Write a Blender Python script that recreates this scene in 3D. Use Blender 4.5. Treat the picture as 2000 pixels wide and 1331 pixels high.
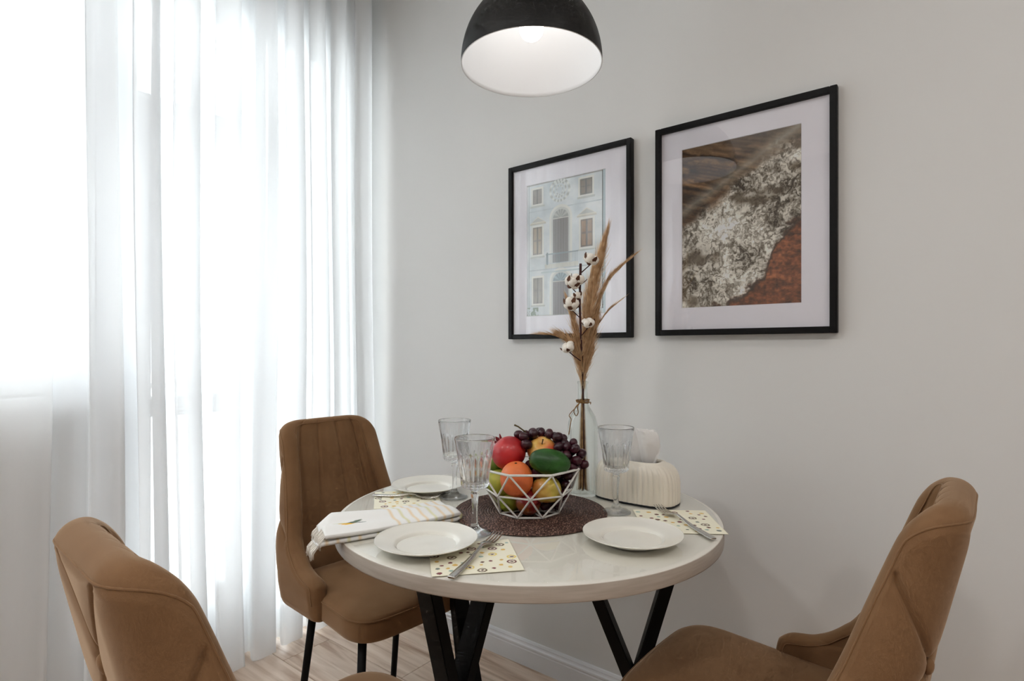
import bpy, bmesh, math, random
import numpy as np
from mathutils import Vector, Matrix, Quaternion

for _o in list(bpy.data.objects):
    bpy.data.objects.remove(_o, do_unlink=True)
scene = bpy.context.scene
COL = scene.collection
PI = math.pi
rng = np.random.RandomState(7)
random.seed(7)

# ---------------------------------------------------------------- camera
# world: +X towards the picture wall, +Y towards the window wall, Z up, metres
cam_d = bpy.data.cameras.new('camera')
cam = bpy.data.objects.new('camera', cam_d)
COL.objects.link(cam)
scene.camera = cam
cam.location = (0, 0, 1.1433)
YAW = math.radians(38.233)                      # heading measured from +X
cam.rotation_euler = (PI / 2, 0, YAW - PI / 2)
cam_d.sensor_fit = 'HORIZONTAL'
cam_d.sensor_width = 36
cam_d.lens = 36 * 1101.4 / 2000
cam_d.shift_y = (682.6 - 665.5) / 2000
cam_d.clip_start = 0.02
cam_d.clip_end = 100

# ---------------------------------------------------------------- light
world = bpy.data.worlds.new('sky')
scene.world = world
world.use_nodes = True
bg = world.node_tree.nodes['Background']
bg.inputs['Color'].default_value = (0.94, 0.972, 1.0, 1)
bg.inputs['Strength'].default_value = 3.6

def area(name, loc, rot, sx, sy, power, color=(1, 1, 1), shape='RECTANGLE', portal=False):
    l = bpy.data.lights.new(name, 'AREA')
    l.shape = shape
    l.size = sx
    l.size_y = sy
    l.energy = power
    l.color = color
    o = bpy.data.objects.new(name, l)
    o.location = loc
    o.rotation_euler = rot
    COL.objects.link(o)
    if portal:
        l.cycles.is_portal = True
    return o

# portals guide the sky light through the two glazed openings (they emit nothing themselves)
area('portal_window', (-0.51, 2.40, 1.725), (-PI / 2, 0, 0), 2.2, 1.44, 1, portal=True)
area('portal_door', (1.05, 2.40, 1.235), (-PI / 2, 0, 0), 0.90, 2.42, 1, portal=True)
# recessed ceiling spotlights of the room (mirrored in the glass of the big picture)
for k, (x, y) in enumerate(((-0.80, 1.38), (-0.80, 0.10), (-0.80, -1.2), (0.50, -1.2))):
    area('ceiling_spot', (x, y, 2.835), (0, 0, 0), 0.24, 0.24, 6.5, (1.0, 0.975, 0.945), 'DISK')

scene.view_settings.view_transform = 'Standard'
scene.view_settings.look = 'None'
scene.view_settings.gamma = 1
scene.view_settings.use_curve_mapping = False
scene.view_settings.exposure = 0.78
cy = scene.cycles
cy.max_bounces = 9
cy.diffuse_bounces = 4
cy.glossy_bounces = 6
cy.transmission_bounces = 9
cy.transparent_max_bounces = 24
cy.use_denoising = True
cy.use_light_tree = False
cy.use_adaptive_sampling = True
cy.adaptive_threshold = 0.04
cy.blur_glossy = 0.5
cy.adaptive_min_samples = 12
cy.sample_clamp_indirect = 8

# ---------------------------------------------------------------- materials
MATS = {}

def new_mat(name):
    m = bpy.data.materials.new(name)
    m.use_nodes = True
    MATS[name] = m
    return m, m.node_tree, m.node_tree.nodes['Principled BSDF']

def lin(c):
    return tuple((v / 255 / 12.92) if v / 255 <= 0.04045 else ((v / 255 + 0.055) / 1.055) ** 2.4 for v in c)

def principled(name, color, rough=0.5, metal=0.0, color2=None, scale=20, stretch=(1, 1, 1), bump=0.0, bump_scale=200,
               coat=0.0, sheen=0.0, ior=1.5, spec=0.5, trans=0.0, sss=0.0, detail=4, ramp=(0.35, 0.65)):
    m, nt, b = new_mat(name)
    c = lin(color)
    b.inputs['Base Color'].default_value = (*c, 1)
    b.inputs['Roughness'].default_value = rough
    b.inputs['Metallic'].default_value = metal
    b.inputs['IOR'].default_value = ior
    b.inputs['Specular IOR Level'].default_value = spec
    b.inputs['Coat Weight'].default_value = coat
    b.inputs['Coat Roughness'].default_value = 0.05
    b.inputs['Sheen Weight'].default_value = sheen
    b.inputs['Sheen Roughness'].default_value = 0.4
    b.inputs['Transmission Weight'].default_value = trans
    if sss:
        b.inputs['Subsurface Weight'].default_value = sss
        b.inputs['Subsurface Radius'].default_value = (0.02, 0.01, 0.005)
        b.inputs['Subsurface Scale'].default_value = 0.3
    tc = nt.nodes.new('ShaderNodeTexCoord')
    mp = nt.nodes.new('ShaderNodeMapping')
    mp.inputs['Scale'].default_value = stretch
    nt.links.new(tc.outputs['Object'], mp.inputs['Vector'])
    if color2 is not None:
        nz = nt.nodes.new('ShaderNodeTexNoise')
        nz.inputs['Scale'].default_value = scale
        nz.inputs['Detail'].default_value = detail
        rp = nt.nodes.new('ShaderNodeValToRGB')
        rp.color_ramp.elements[0].position = ramp[0]
        rp.color_ramp.elements[1].position = ramp[1]
        rp.color_ramp.elements[0].color = (*c, 1)
        rp.color_ramp.elements[1].color = (*lin(color2), 1)
        nt.links.new(mp.outputs[0], nz.inputs['Vector'])
        nt.links.new(nz.outputs['Fac'], rp.inputs['Fac'])
        nt.links.new(rp.outputs['Color'], b.inputs['Base Color'])
    if bump:
        nb = nt.nodes.new('ShaderNodeTexNoise')
        nb.inputs['Scale'].default_value = bump_scale
        nb.inputs['Detail'].default_value = 3
        bp = nt.nodes.new('ShaderNodeBump')
        bp.inputs['Strength'].default_value = bump
        bp.inputs['Distance'].default_value = 0.002
        nt.links.new(mp.outputs[0], nb.inputs['Vector'])
        nt.links.new(nb.outputs['Fac'], bp.inputs['Height'])
        nt.links.new(bp.outputs['Normal'], b.inputs['Normal'])
    return m

def vcol_mat(name, rough=0.6, bump=0.0, bump_scale=900, spec=0.4):
    m, nt, b = new_mat(name)
    a = nt.nodes.new('ShaderNodeAttribute')
    a.attribute_name = 'print'
    nt.links.new(a.outputs['Color'], b.inputs['Base Color'])
    b.inputs['Roughness'].default_value = rough
    b.inputs['Specular IOR Level'].default_value = spec
    if bump:
        tc = nt.nodes.new('ShaderNodeTexCoord')
        nb = nt.nodes.new('ShaderNodeTexNoise')
        nb.inputs['Scale'].default_value = bump_scale
        bp = nt.nodes.new('ShaderNodeBump')
        bp.inputs['Strength'].default_value = bump
        bp.inputs['Distance'].default_value = 0.001
        nt.links.new(tc.outputs['Object'], nb.inputs['Vector'])
        nt.links.new(nb.outputs['Fac'], bp.inputs['Height'])
        nt.links.new(bp.outputs['Normal'], b.inputs['Normal'])
    return m

def pane_mat(name, tint=(1, 1, 1), ior=1.5, rough=0.0, gain=1.0):
    m, nt, b = new_mat(name)
    nt.nodes.remove(b)
    out = nt.nodes['Material Output']
    fr = nt.nodes.new('ShaderNodeFresnel')
    geo = nt.nodes.new('ShaderNodeNewGeometry')          # both faces of a thin pane reflect alike
    sel = nt.nodes.new('ShaderNodeMapRange')
    sel.inputs['To Min'].default_value = ior
    sel.inputs['To Max'].default_value = 1 / ior
    nt.links.new(geo.outputs['Backfacing'], sel.inputs['Value'])
    nt.links.new(sel.outputs[0], fr.inputs['IOR'])
    tr = nt.nodes.new('ShaderNodeBsdfTransparent')
    tr.inputs['Color'].default_value = (*tint, 1)
    gl = nt.nodes.new('ShaderNodeBsdfGlossy')
    gl.inputs['Roughness'].default_value = rough
    mx = nt.nodes.new('ShaderNodeMixShader')
    mt = nt.nodes.new('ShaderNodeMath')
    mt.operation = 'MULTIPLY'
    mt.inputs[1].default_value = gain
    mt.use_clamp = True
    nt.links.new(fr.outputs[0], mt.inputs[0])
    nt.links.new(mt.outputs[0], mx.inputs[0])
    nt.links.new(tr.outputs[0], mx.inputs[1])
    nt.links.new(gl.outputs[0], mx.inputs[2])
    nt.links.new(mx.outputs[0], out.inputs['Surface'])
    return m

def emit_mat(name, color, strength):
    m, nt, b = new_mat(name)
    b.inputs['Base Color'].default_value = (0.9, 0.9, 0.9, 1)
    b.inputs['Emission Color'].default_value = (*color, 1)
    b.inputs['Emission Strength'].default_value = strength
    return m

def sheer_mat(name, opacity, trans_share, color):
    m, nt, b = new_mat(name)
    nt.nodes.remove(b)
    out = nt.nodes['Material Output']
    tp = nt.nodes.new('ShaderNodeBsdfTransparent')
    tl = nt.nodes.new('ShaderNodeBsdfTranslucent')
    tl.inputs['Color'].default_value = (*color, 1)
    df = nt.nodes.new('ShaderNodeBsdfDiffuse')
    df.inputs['Color'].default_value = (*color, 1)
    m1 = nt.nodes.new('ShaderNodeMixShader')
    m1.inputs[0].default_value = trans_share
    m2 = nt.nodes.new('ShaderNodeMixShader')
    nt.links.new(df.outputs[0], m1.inputs[1])
    nt.links.new(tl.outputs[0], m1.inputs[2])
    m2.inputs[0].default_value = opacity
    nt.links.new(tp.outputs[0], m2.inputs[1])
    nt.links.new(m1.outputs[0], m2.inputs[2])
    nt.links.new(m2.outputs[0], out.inputs['Surface'])
    return m

def strand_mat(name, c1, c2):
    m, nt, b = new_mat(name)
    nt.nodes.remove(b)
    tc = nt.nodes.new('ShaderNodeTexCoord')
    nz = nt.nodes.new('ShaderNodeTexNoise'); nz.inputs['Scale'].default_value = 60
    rp = nt.nodes.new('ShaderNodeValToRGB')
    rp.color_ramp.elements[0].position = .35; rp.color_ramp.elements[1].position = .65
    rp.color_ramp.elements[0].color = (*lin(c1), 1); rp.color_ramp.elements[1].color = (*lin(c2), 1)
    df = nt.nodes.new('ShaderNodeBsdfDiffuse'); tl = nt.nodes.new('ShaderNodeBsdfTranslucent'); mx = nt.nodes.new('ShaderNodeMixShader')
    mx.inputs[0].default_value = .45
    nt.links.new(tc.outputs['Object'], nz.inputs['Vector']); nt.links.new(nz.outputs['Fac'], rp.inputs['Fac'])
    nt.links.new(rp.outputs[0], df.inputs['Color']); nt.links.new(rp.outputs[0], tl.inputs['Color'])
    nt.links.new(df.outputs[0], mx.inputs[1]); nt.links.new(tl.outputs[0], mx.inputs[2])
    nt.links.new(mx.outputs[0], nt.nodes['Material Output'].inputs['Surface'])
    return m

M = MATS
principled('wall_paint', (222, 221, 219), 0.75)
principled('wall_beige', (172, 167, 162), 0.8)
principled('ceiling_paint', (240, 240, 238), 0.9)
principled('trim_white', (232, 232, 234), 0.45)
principled('pvc_white', (240, 242, 245), 0.35)
sheer_mat('sheer_fabric', 0.87, 0.45, (0.955, 0.962, 0.97))
pane_mat('window_glass', (0.97, 0.99, 0.985))
pane_mat('picture_glass', (1, 1, 1), 1.5, 0.0, 1.4)
pane_mat('clear_vinyl', (0.99, 0.995, 0.985), 1.5, 0.02, 1.0)
principled('velvet', (136, 103, 73), 0.85, color2=(126, 93, 64), scale=9, sheen=0.5, spec=0.15, bump=0.12, bump_scale=900)
M['velvet'].node_tree.nodes['Principled BSDF'].inputs['Sheen Tint'].default_value = (0.85, 0.66, 0.48, 1)
principled('black_metal', (9, 9, 10), 0.55, spec=0.2, bump=0.05, bump_scale=700)
principled('black_frame', (9, 9, 11), 0.5, spec=0.25)
principled('lamp_black', (13, 13, 14), 0.5, spec=0.35)
principled('lamp_white', (228, 228, 228), 0.6)
emit_mat('bulb_glow', (1.0, 0.985, 0.97), 5.6)
principled('mat_board', (236, 233, 240), 0.8)
principled('backing', (120, 100, 80), 0.9)
vcol_mat('print_photo', 0.5)
vcol_mat('paper_print', 0.75)
vcol_mat('towel_print', 0.9, bump=0.35, bump_scale=1200, spec=0.1)
principled('table_lacquer', (232, 228, 219), 0.35, color2=(226, 221, 211), scale=4, stretch=(1, 6, 1))
principled('table_edge', (186, 175, 163), 0.4, color2=(174, 162, 149), scale=14, stretch=(1, 1, 12))
principled('porcelain', (238, 235, 225), 0.14, coat=0.5)
principled('steel', (200, 197, 192), 0.2, metal=1.0)
principled('wire_white', (226, 224, 218), 0.4)
principled('rattan', (54, 29, 22), 0.6, color2=(150, 114, 98), scale=260, bump=1.0, bump_scale=300, ramp=(0.5, 0.68), detail=1)
principled('tissue_case', (236, 228, 213), 0.35)
principled('rubber_dark', (25, 27, 32), 0.6)
sheer_mat('tissue_paper', 0.92, 0.42, (0.97, 0.95, 0.93))
principled('twine', (150, 112, 66), 0.9, color2=(110, 78, 42), scale=300)
strand_mat('pampas', (246, 222, 186), (214, 180, 138))
principled('stem_brown', (172, 132, 88), 0.85, color2=(120, 84, 52), scale=60)
principled('stem_maroon', (62, 28, 26), 0.8)
principled('cotton', (240, 234, 224), 0.95, bump=0.6, bump_scale=180)
principled('husk', (92, 56, 36), 0.85)
principled('pomegranate', (196, 40, 40), 0.4, color2=(168, 22, 32), scale=22, coat=0.15)
principled('pomegranate_crown', (120, 24, 34), 0.6)
principled('orange_skin', (238, 128, 66), 0.45, color2=(228, 112, 60), scale=14, bump=0.25, bump_scale=420)
principled('mango_green', (40, 92, 24), 0.42, color2=(24, 70, 18), scale=26, bump=0.15, bump_scale=300)
principled('apple_blush', (232, 192, 96), 0.3, color2=(206, 70, 48), scale=17, stretch=(1, 1, 0.5), coat=0.25)
principled('apple_red', (132, 22, 26), 0.28, color2=(196, 138, 50), scale=9, coat=0.3, ramp=(0.58, 0.78))
principled('apple_yellow', (212, 190, 84), 0.35, color2=(206, 116, 66), scale=11, coat=0.2, ramp=(0.5, 0.72))
principled('pear_green', (190, 186, 62), 0.42, color2=(134, 146, 40), scale=18)
principled('pear_dark', (120, 136, 44), 0.42, color2=(88, 108, 30), scale=18)
principled('grape', (40, 12, 24), 0.32, color2=(66, 18, 32), scale=30)
principled('grape_stem', (88, 72, 40), 0.8)
principled('fruit_stem', (70, 48, 26), 0.9)

def glass_mat(name, color=(1, 1, 1), ior=1.5, clear=0.4):
    """refracting glass with a share of straight see-through, as thin-walled ware has"""
    m, nt, b = new_mat(name)
    nt.nodes.remove(b)
    g = nt.nodes.new('ShaderNodeBsdfGlass')
    g.inputs['Color'].default_value = (*color, 1)
    g.inputs['Roughness'].default_value = 0.0
    g.inputs['IOR'].default_value = ior
    t_ = nt.nodes.new('ShaderNodeBsdfTransparent')
    t_.inputs['Color'].default_value = (*color, 1)
    mx = nt.nodes.new('ShaderNodeMixShader')
    mx.inputs[0].default_value = clear
    nt.links.new(g.outputs[0], mx.inputs[1])
    nt.links.new(t_.outputs[0], mx.inputs[2])
    nt.links.new(mx.outputs[0], nt.nodes['Material Output'].inputs['Surface'])
    return m
glass_mat('crystal', (0.99, 0.995, 1.0), 1.5, 0.14)
glass_mat('vase_glass', (0.985, 0.998, 0.992), 1.3, 0.5)

# wood planks: grain along local Y, tone shifts per object
m, nt, b = new_mat('oak_laminate')
tc = nt.nodes.new('ShaderNodeTexCoord')
oi = nt.nodes.new('ShaderNodeObjectInfo')
ad = nt.nodes.new('ShaderNodeVectorMath'); ad.operation = 'MULTIPLY_ADD'
cb = nt.nodes.new('ShaderNodeCombineXYZ')
for i in range(3):
    nt.links.new(oi.outputs['Random'], cb.inputs[i])
ad.inputs[1].default_value = (37, 53, 11)
nt.links.new(cb.outputs[0], ad.inputs[0])
nt.links.new(tc.outputs['Object'], ad.inputs[2])
mp = nt.nodes.new('ShaderNodeMapping')
mp.inputs['Scale'].default_value = (22, 1.6, 1)
nt.links.new(ad.outputs[0], mp.inputs['Vector'])
nz = nt.nodes.new('ShaderNodeTexNoise'); nz.inputs['Scale'].default_value = 1.6; nz.inputs['Detail'].default_value = 7
nz.inputs['Distortion'].default_value = 0.8
nt.links.new(mp.outputs[0], nz.inputs['Vector'])
rp = nt.nodes.new('ShaderNodeValToRGB')
e = rp.color_ramp.elements
e[0].position = 0.30; e[0].color = (*lin((172, 142, 118)), 1)
e[1].position = 0.68; e[1].color = (*lin((228, 208, 190)), 1)
k_ = e.new(0.48); k_.color = (*lin((208, 184, 163)), 1)
nt.links.new(nz.outputs['Fac'], rp.inputs['Fac'])
hs = nt.nodes.new('ShaderNodeHueSaturation')
mr = nt.nodes.new('ShaderNodeMapRange'); mr.inputs['To Min'].default_value = 0.9; mr.inputs['To Max'].default_value = 1.08
nt.links.new(oi.outputs['Random'], mr.inputs['Value'])
nt.links.new(mr.outputs[0], hs.inputs['Value'])
nt.links.new(rp.outputs['Color'], hs.inputs['Color'])
nt.links.new(hs.outputs[0], b.inputs['Base Color'])
b.inputs['Roughness'].default_value = 0.42

# ---------------------------------------------------------------- mesh helpers
def mesh(name, verts, faces, material, smooth=True, uv=None):
    me = bpy.data.meshes.new(name)
    me.from_pydata([tuple(map(float, v)) for v in verts], [], [tuple(map(int, f)) for f in faces])
    me.materials.append(M[material] if isinstance(material, str) else material)
    if smooth:
        me.polygons.foreach_set('use_smooth', [True] * len(me.polygons))
    me.update()
    return me

def fix_normals(me):
    bm = bmesh.new(); bm.from_mesh(me)
    bmesh.ops.recalc_face_normals(bm, faces=bm.faces)
    bm.to_mesh(me); bm.free()

def obj(name, me, parent=None, loc=(0, 0, 0), rot=(0, 0, 0), scale=(1, 1, 1)):
    o = bpy.data.objects.new(name, me)
    COL.objects.link(o)
    o.location = loc; o.rotation_euler = rot; o.scale = scale
    if parent is not None:
        o.parent = parent
    return o

def tag(o, label, cat, group=None):
    o['label'] = label; o['category'] = cat
    if group:
        o['group'] = group
    return o

def thing(name, label, cat, loc=(0, 0, 0), rz=0.0, group=None):
    o = bpy.data.objects.new(name, None)
    COL.objects.link(o)
    o.location = loc; o.rotation_euler = (0, 0, rz)
    o.empty_display_size = 0.05
    return tag(o, label, cat, group)

def struct(o):
    o['kind'] = 'structure'
    return o

def copy_tree(o, parent=None):
    c = o.copy(); COL.objects.link(c); c.parent = parent
    for ch in list(o.children):
        copy_tree(ch, c)
    return c

def box_data(x0, x1, y0, y1, z0, z1):
    v = [(x, y, z) for z in (z0, z1) for y in (y0, y1) for x in (x0, x1)]
    f = [(0, 2, 3, 1), (4, 5, 7, 6), (0, 1, 5, 4), (2, 6, 7, 3), (0, 4, 6, 2), (1, 3, 7, 5)]
    return v, f

def box(name, x0, x1, y0, y1, z0, z1, material, bevel=0.0, seg=2):
    v, f = box_data(x0, x1, y0, y1, z0, z1)
    me = mesh(name, v, f, material, smooth=False)
    if bevel:
        bm = bmesh.new(); bm.from_mesh(me)
        bmesh.ops.bevel(bm, geom=list(bm.edges), offset=bevel, segments=seg, affect='EDGES')
        bm.to_mesh(me); bm.free()
    return me

def lathe_data(prof, n=64, mod=None, cap=False):
    verts, faces, rows = [], [], []
    for i, (r, z) in enumerate(prof):
        if r < 1e-7:
            rows.append([len(verts)]); verts.append((0, 0, z))
        else:
            row = []
            for k in range(n):
                a = 2 * PI * k / n
                rr = r * (mod(a, z, i) if mod else 1)
                row.append(len(verts)); verts.append((rr * math.cos(a), rr * math.sin(a), z))
            rows.append(row)
    for a, b_ in zip(rows, rows[1:]):
        if len(a) == 1 and len(b_) == 1:
            continue
        for k in range(n):
            k2 = (k + 1) % n
            if len(a) == 1:
                faces.append((a[0], b_[k2], b_[k]))
            elif len(b_) == 1:
                faces.append((a[k], a[k2], b_[0]))
            else:
                faces.append((a[k], a[k2], b_[k2], b_[k]))
    return verts, faces

def lathe(name, prof, material, n=64, mod=None, smooth=True):
    me = mesh(name, *lathe_data(prof, n, mod), material, smooth)
    fix_normals(me)
    return me

def smooth_profile(pts, per=6):
    """Catmull-Rom through the profile points."""
    p = [np.array(q, float) for q in pts]
    out = []
    for i in range(len(p) - 1):
        p0, p1, p2, p3 = p[max(i - 1, 0)], p[i], p[i + 1], p[min(i + 2, len(p) - 1)]
        for t in np.linspace(0, 1, per, endpoint=False):
            out.append(tuple(0.5 * ((2 * p1) + (-p0 + p2) * t + (2 * p0 - 5 * p1 + 4 * p2 - p3) * t * t + (-p0 + 3 * p1 - 3 * p2 + p3) * t ** 3)))
    out.append(tuple(p[-1]))
    return out

def tube_data(path, rad, n=8, closed=False, cap=True):
    P = [Vector(p) for p in path]
    m_ = len(P)
    R = rad if hasattr(rad, '__len__') else [rad] * m_
    T = []
    for i in range(m_):
        if closed:
            t = P[(i + 1) % m_] - P[i - 1]
        else:
            t = P[min(i + 1, m_ - 1)] - P[max(i - 1, 0)]
        T.append(t.normalized())
    ref = Vector((0, 0, 1)) if abs(T[0].z) < 0.9 else Vector((1, 0, 0))
    nrm = (ref - T[0] * ref.dot(T[0])).normalized()
    verts, faces = [], []
    for i in range(m_):
        nrm = (nrm - T[i] * nrm.dot(T[i])).normalized()
        bn = T[i].cross(nrm)
        for k in range(n):
            a = 2 * PI * k / n
            verts.append(tuple(P[i] + (nrm * math.cos(a) + bn * math.sin(a)) * R[i]))
    for i in range(m_ if closed else m_ - 1):
        j = (i + 1) % m_
        for k in range(n):
            k2 = (k + 1) % n
            faces.append((i * n + k, i * n + k2, j * n + k2, j * n + k))
    if cap and not closed:
        faces.append(tuple(range(n))[::-1])
        faces.append(tuple((m_ - 1) * n + k for k in range(n)))
    return verts, faces

def tube(name, path, rad, material, n=8, closed=False):
    me = mesh(name, *tube_data(path, rad, n, closed), material)
    fix_normals(me)
    return me

def join_data(parts):
    V, Fc = [], []
    for v, f in parts:
        o = len(V)
        V += list(v)
        Fc += [tuple(i + o for i in q) for q in f]
    return V, Fc

def grid_faces(nr, nc, wrap=False, off=0):
    f = []
    for i in range(nr - 1):
        for j in range(nc if wrap else nc - 1):
            j2 = (j + 1) % nc
            f.append((off + i * nc + j, off + i * nc + j2, off + (i + 1) * nc + j2, off + (i + 1) * nc + j))
    return f

def set_print(me, cols):
    a = me.color_attributes.new('print', 'FLOAT_COLOR', 'POINT')
    c = np.ones((len(me.vertices), 4), np.float32)
    c[:, :3] = cols
    a.data.foreach_set('color', c.ravel())

def slin(rgb):
    """numpy sRGB 0-255 -> linear"""
    v = np.clip(np.asarray(rgb, float) / 255, 0, 1)
    return np.where(v <= 0.04045, v / 12.92, ((v + 0.055) / 1.055) ** 2.4)

def vnoise(x, y, seed=0):
    r = np.random.RandomState(seed).rand(64, 64)
    xi = np.floor(x).astype(int); yi = np.floor(y).astype(int)
    fx = x - xi; fy = y - yi
    fx = fx * fx * (3 - 2 * fx); fy = fy * fy * (3 - 2 * fy)
    g = lambda a, b_: r[a % 64, b_ % 64]
    return (g(xi, yi) * (1 - fx) + g(xi + 1, yi) * fx) * (1 - fy) + (g(xi, yi + 1) * (1 - fx) + g(xi + 1, yi + 1) * fx) * fy

def fbm(x, y, oct_=4, seed=0):
    t = 0; a = 1; s_ = 0
    for k in range(oct_):
        t = t + a * vnoise(x * 2 ** k, y * 2 ** k, seed + k)
        s_ += a; a *= 0.55
    return t / s_

# ================================================================ the room
X_W, Y_W, X_B, Y_B, Z_C = 1.642, 2.18, -2.3, -2.1, 2.85
struct(obj('ceiling', box('ceiling', X_B - .1, X_W + .1, Y_B - .1, Y_W + .25, Z_C, Z_C + .1, 'ceiling_paint')))
struct(obj('wall_right', box('wall_right', X_W, X_W + .12, Y_B - .1, Y_W + .25, -.05, Z_C, 'wall_paint')))
struct(obj('wall_back', box('wall_back', X_B - .12, X_B, Y_B - .1, Y_W + .25, -.05, Z_C, 'wall_beige')))
struct(obj('wall_near', box('wall_near', X_B, X_W, Y_B - .12, Y_B, -.05, Z_C, 'wall_beige')))

def wall_with_holes(name, xs, zs, holes, y0, y1, material):
    """vertical slab in the XZ plane with rectangular openings, one welded mesh"""
    nx, nz_ = len(xs), len(zs)
    V = [(x, y, z) for y in (y0, y1) for z in zs for x in xs]
    idx = lambda i, k, s_: s_ * nx * nz_ + k * nx + i
    solid = lambda i, k: 0 <= i < nx - 1 and 0 <= k < nz_ - 1 and (i, k) not in holes
    Fc = []
    for i in range(nx - 1):
        for k in range(nz_ - 1):
            if not solid(i, k):
                continue
            Fc.append((idx(i, k, 0), idx(i + 1, k, 0), idx(i + 1, k + 1, 0), idx(i, k + 1, 0)))
            Fc.append((idx(i, k, 1), idx(i, k + 1, 1), idx(i + 1, k + 1, 1), idx(i + 1, k, 1)))
            for (a, b_, di, dk) in (((i, k), (i + 1, k), 0, -1), ((i + 1, k), (i + 1, k + 1), 1, 0),
                                    ((i + 1, k + 1), (i, k + 1), 0, 1), ((i, k + 1), (i, k), -1, 0)):
                if not solid(i + di, k + dk):
                    Fc.append((idx(*a, 0), idx(*a, 1), idx(*b_, 1), idx(*b_, 0)))
    me = mesh(name, V, Fc, material, smooth=False)
    fix_normals(me)
    return me
struct(obj('wall_left', wall_with_holes('wall_left', [X_B - .1, -1.62, .60, 1.50, X_W], [-.05, .02, 1.0, 2.45, Z_C],
                                        {(1, 2), (2, 1), (2, 2)}, Y_W, Y_W + .25, 'wall_paint')))

# floor: a base slab with every laminate plank as a part
floor = struct(obj('floor', box('floor', X_B - .1, X_W + .1, Y_B - .1, Y_W + .25, -.06, -.010, 'backing')))
PW, PL = 0.194, 1.285
pl_cache = {}
def plank_mesh(w, l):
    key = (round(w, 3), round(l, 3))
    if key not in pl_cache:
        pl_cache[key] = box('plank', 0, w - .0012, 0, l - .0012, -.010, 0, 'oak_laminate', bevel=.0012, seg=1)
    return pl_cache[key]
row = 0
x = 1.495
rows_x = []
while x > X_B - PW:
    rows_x.append(x); x -= PW
joints0 = {0: 1.0, 1: 1.515}
for i, x0 in enumerate(rows_x):
    x1 = min(x0 + PW, X_W)
    x0c = max(x0, X_B)
    if x1 - x0c < .005:
        continue
    y = joints0.get(i, 1.515 - (i * 0.43) % PL)
    ys = [y]
    while ys[-1] < Y_W: ys.append(ys[-1] + PL)
    while ys[0] > Y_B: ys.insert(0, ys[0] - PL)
    for a, b_ in zip(ys, ys[1:]):
        a, b_ = max(a, Y_B), min(b_, Y_W)
        if b_ - a < .01: continue
        obj('plank', plank_mesh(x1 - x0c, b_ - a), floor, (x0c, a, 0))

# baseboards: stepped profile swept along the walls
def baseboard(name, p, q, inward):
    prof = [(0, 0), (.016, 0), (.016, .058), (.0145, .061), (.0145, .064), (.016, .067), (.0155, .072), (.011, .076),
            (.0095, .080), (.0095, .084), (.006, .090), (0, .091)]
    V = []
    for end in (p, q):
        for (d_, z) in prof:
            V.append((end[0] + inward[0] * d_, end[1] + inward[1] * d_, z))
    n = len(prof)
    Fc = [(i, i + 1, n + i + 1, n + i) for i in range(n - 1)] + [tuple(range(n)), tuple(range(n, 2 * n))]
    me = mesh(name, V, Fc, 'trim_white', smooth=False)
    fix_normals(me)
    return struct(obj(name, me))
baseboard('baseboard_right', (X_W, Y_B), (X_W, Y_W), (-1, 0))
baseboard('baseboard_back', (X_B, Y_B), (X_B, Y_W), (1, 0))
baseboard('baseboard_near', (X_B, Y_B), (X_W, Y_B), (0, 1))

# windows: a three-light window on the left and a balcony door with fanlight, plus an added side-light
def bar(parent, name, x0, x1, z0, z1, y0=2.215, y1=2.285, bv=.006):
    return obj(name, box(name, x0, x1, y0, y1, z0, z1, 'pvc_white', bevel=bv), parent)
def glazed(parent, xs, zs, fr=.055, sash=.04, name='sash'):
    for (x0, x1) in xs:
        for (z0, z1) in zs:
            bar(parent, name, x0, x0 + sash, z0, z1, 2.205, 2.275)
            bar(parent, name, x1 - sash, x1, z0, z1, 2.205, 2.275)
            bar(parent, name, x0 + sash, x1 - sash, z0, z0 + sash, 2.205, 2.275)
            bar(parent, name, x0 + sash, x1 - sash, z1 - sash, z1, 2.205, 2.275)
            obj('pane', box('pane', x0 + sash, x1 - sash, 2.236, 2.242, z0 + sash, z1 - sash, 'window_glass'), parent)
win = bpy.data.objects.new('window_1', None); COL.objects.link(win); struct(win)
bar(win, 'window_frame', -1.62, .60, 1.0, 1.055); bar(win, 'window_frame', -1.62, .60, 2.40, 2.45)
for xx in (-1.62, -.90, -.16, .56):
    bar(win, 'mullion', xx, xx + .055, 1.055, 2.40)
glazed(win, [(-1.565, -.90), (-.845, -.16), (-.105, .56)], [(1.055, 1.93), (1.96, 2.40)])
bar(win, 'transom', -1.565, .56, 1.93, 1.96)
sill = obj('window_sill', box('window_sill', -1.66, .60, 2.10, 2.22, .965, 1.0, 'pvc_white', bevel=.008), win)
door = bpy.data.objects.new('door_1', None); COL.objects.link(door); struct(door)
bar(door, 'door_frame', .60, .69, .02, 2.45, 2.215, 2.285)
bar(door, 'door_frame', 1.125, 1.19, .02, 2.45)
bar(door, 'door_frame', 1.47, 1.50, .02, 2.45)  # side-light from here to the pane: added so sky light brightens curtain and corner
bar(door, 'door_frame', 1.19, 1.47, 2.41, 2.45)
bar(door, 'door_frame', 1.19, 1.47, .02, .06)
obj('pane', box('pane', 1.19, 1.47, 2.236, 2.242, .06, 2.41, 'window_glass'), door)  # glass of the added side-light
bar(door, 'door_frame', .69, 1.125, 2.41, 2.45)
bar(door, 'transom', .69, 1.125, 1.955, 2.005)
glazed(door, [(.69, 1.125)], [(2.005, 2.41)], sash=.03)
bar(door, 'door_stile', .69, .765, .03, 1.955, 2.200, 2.275)
bar(door, 'door_stile', 1.065, 1.125, .03, 1.955, 2.200, 2.275)
bar(door, 'door_rail', .765, 1.065, 1.895, 1.955, 2.200, 2.275)
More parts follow.
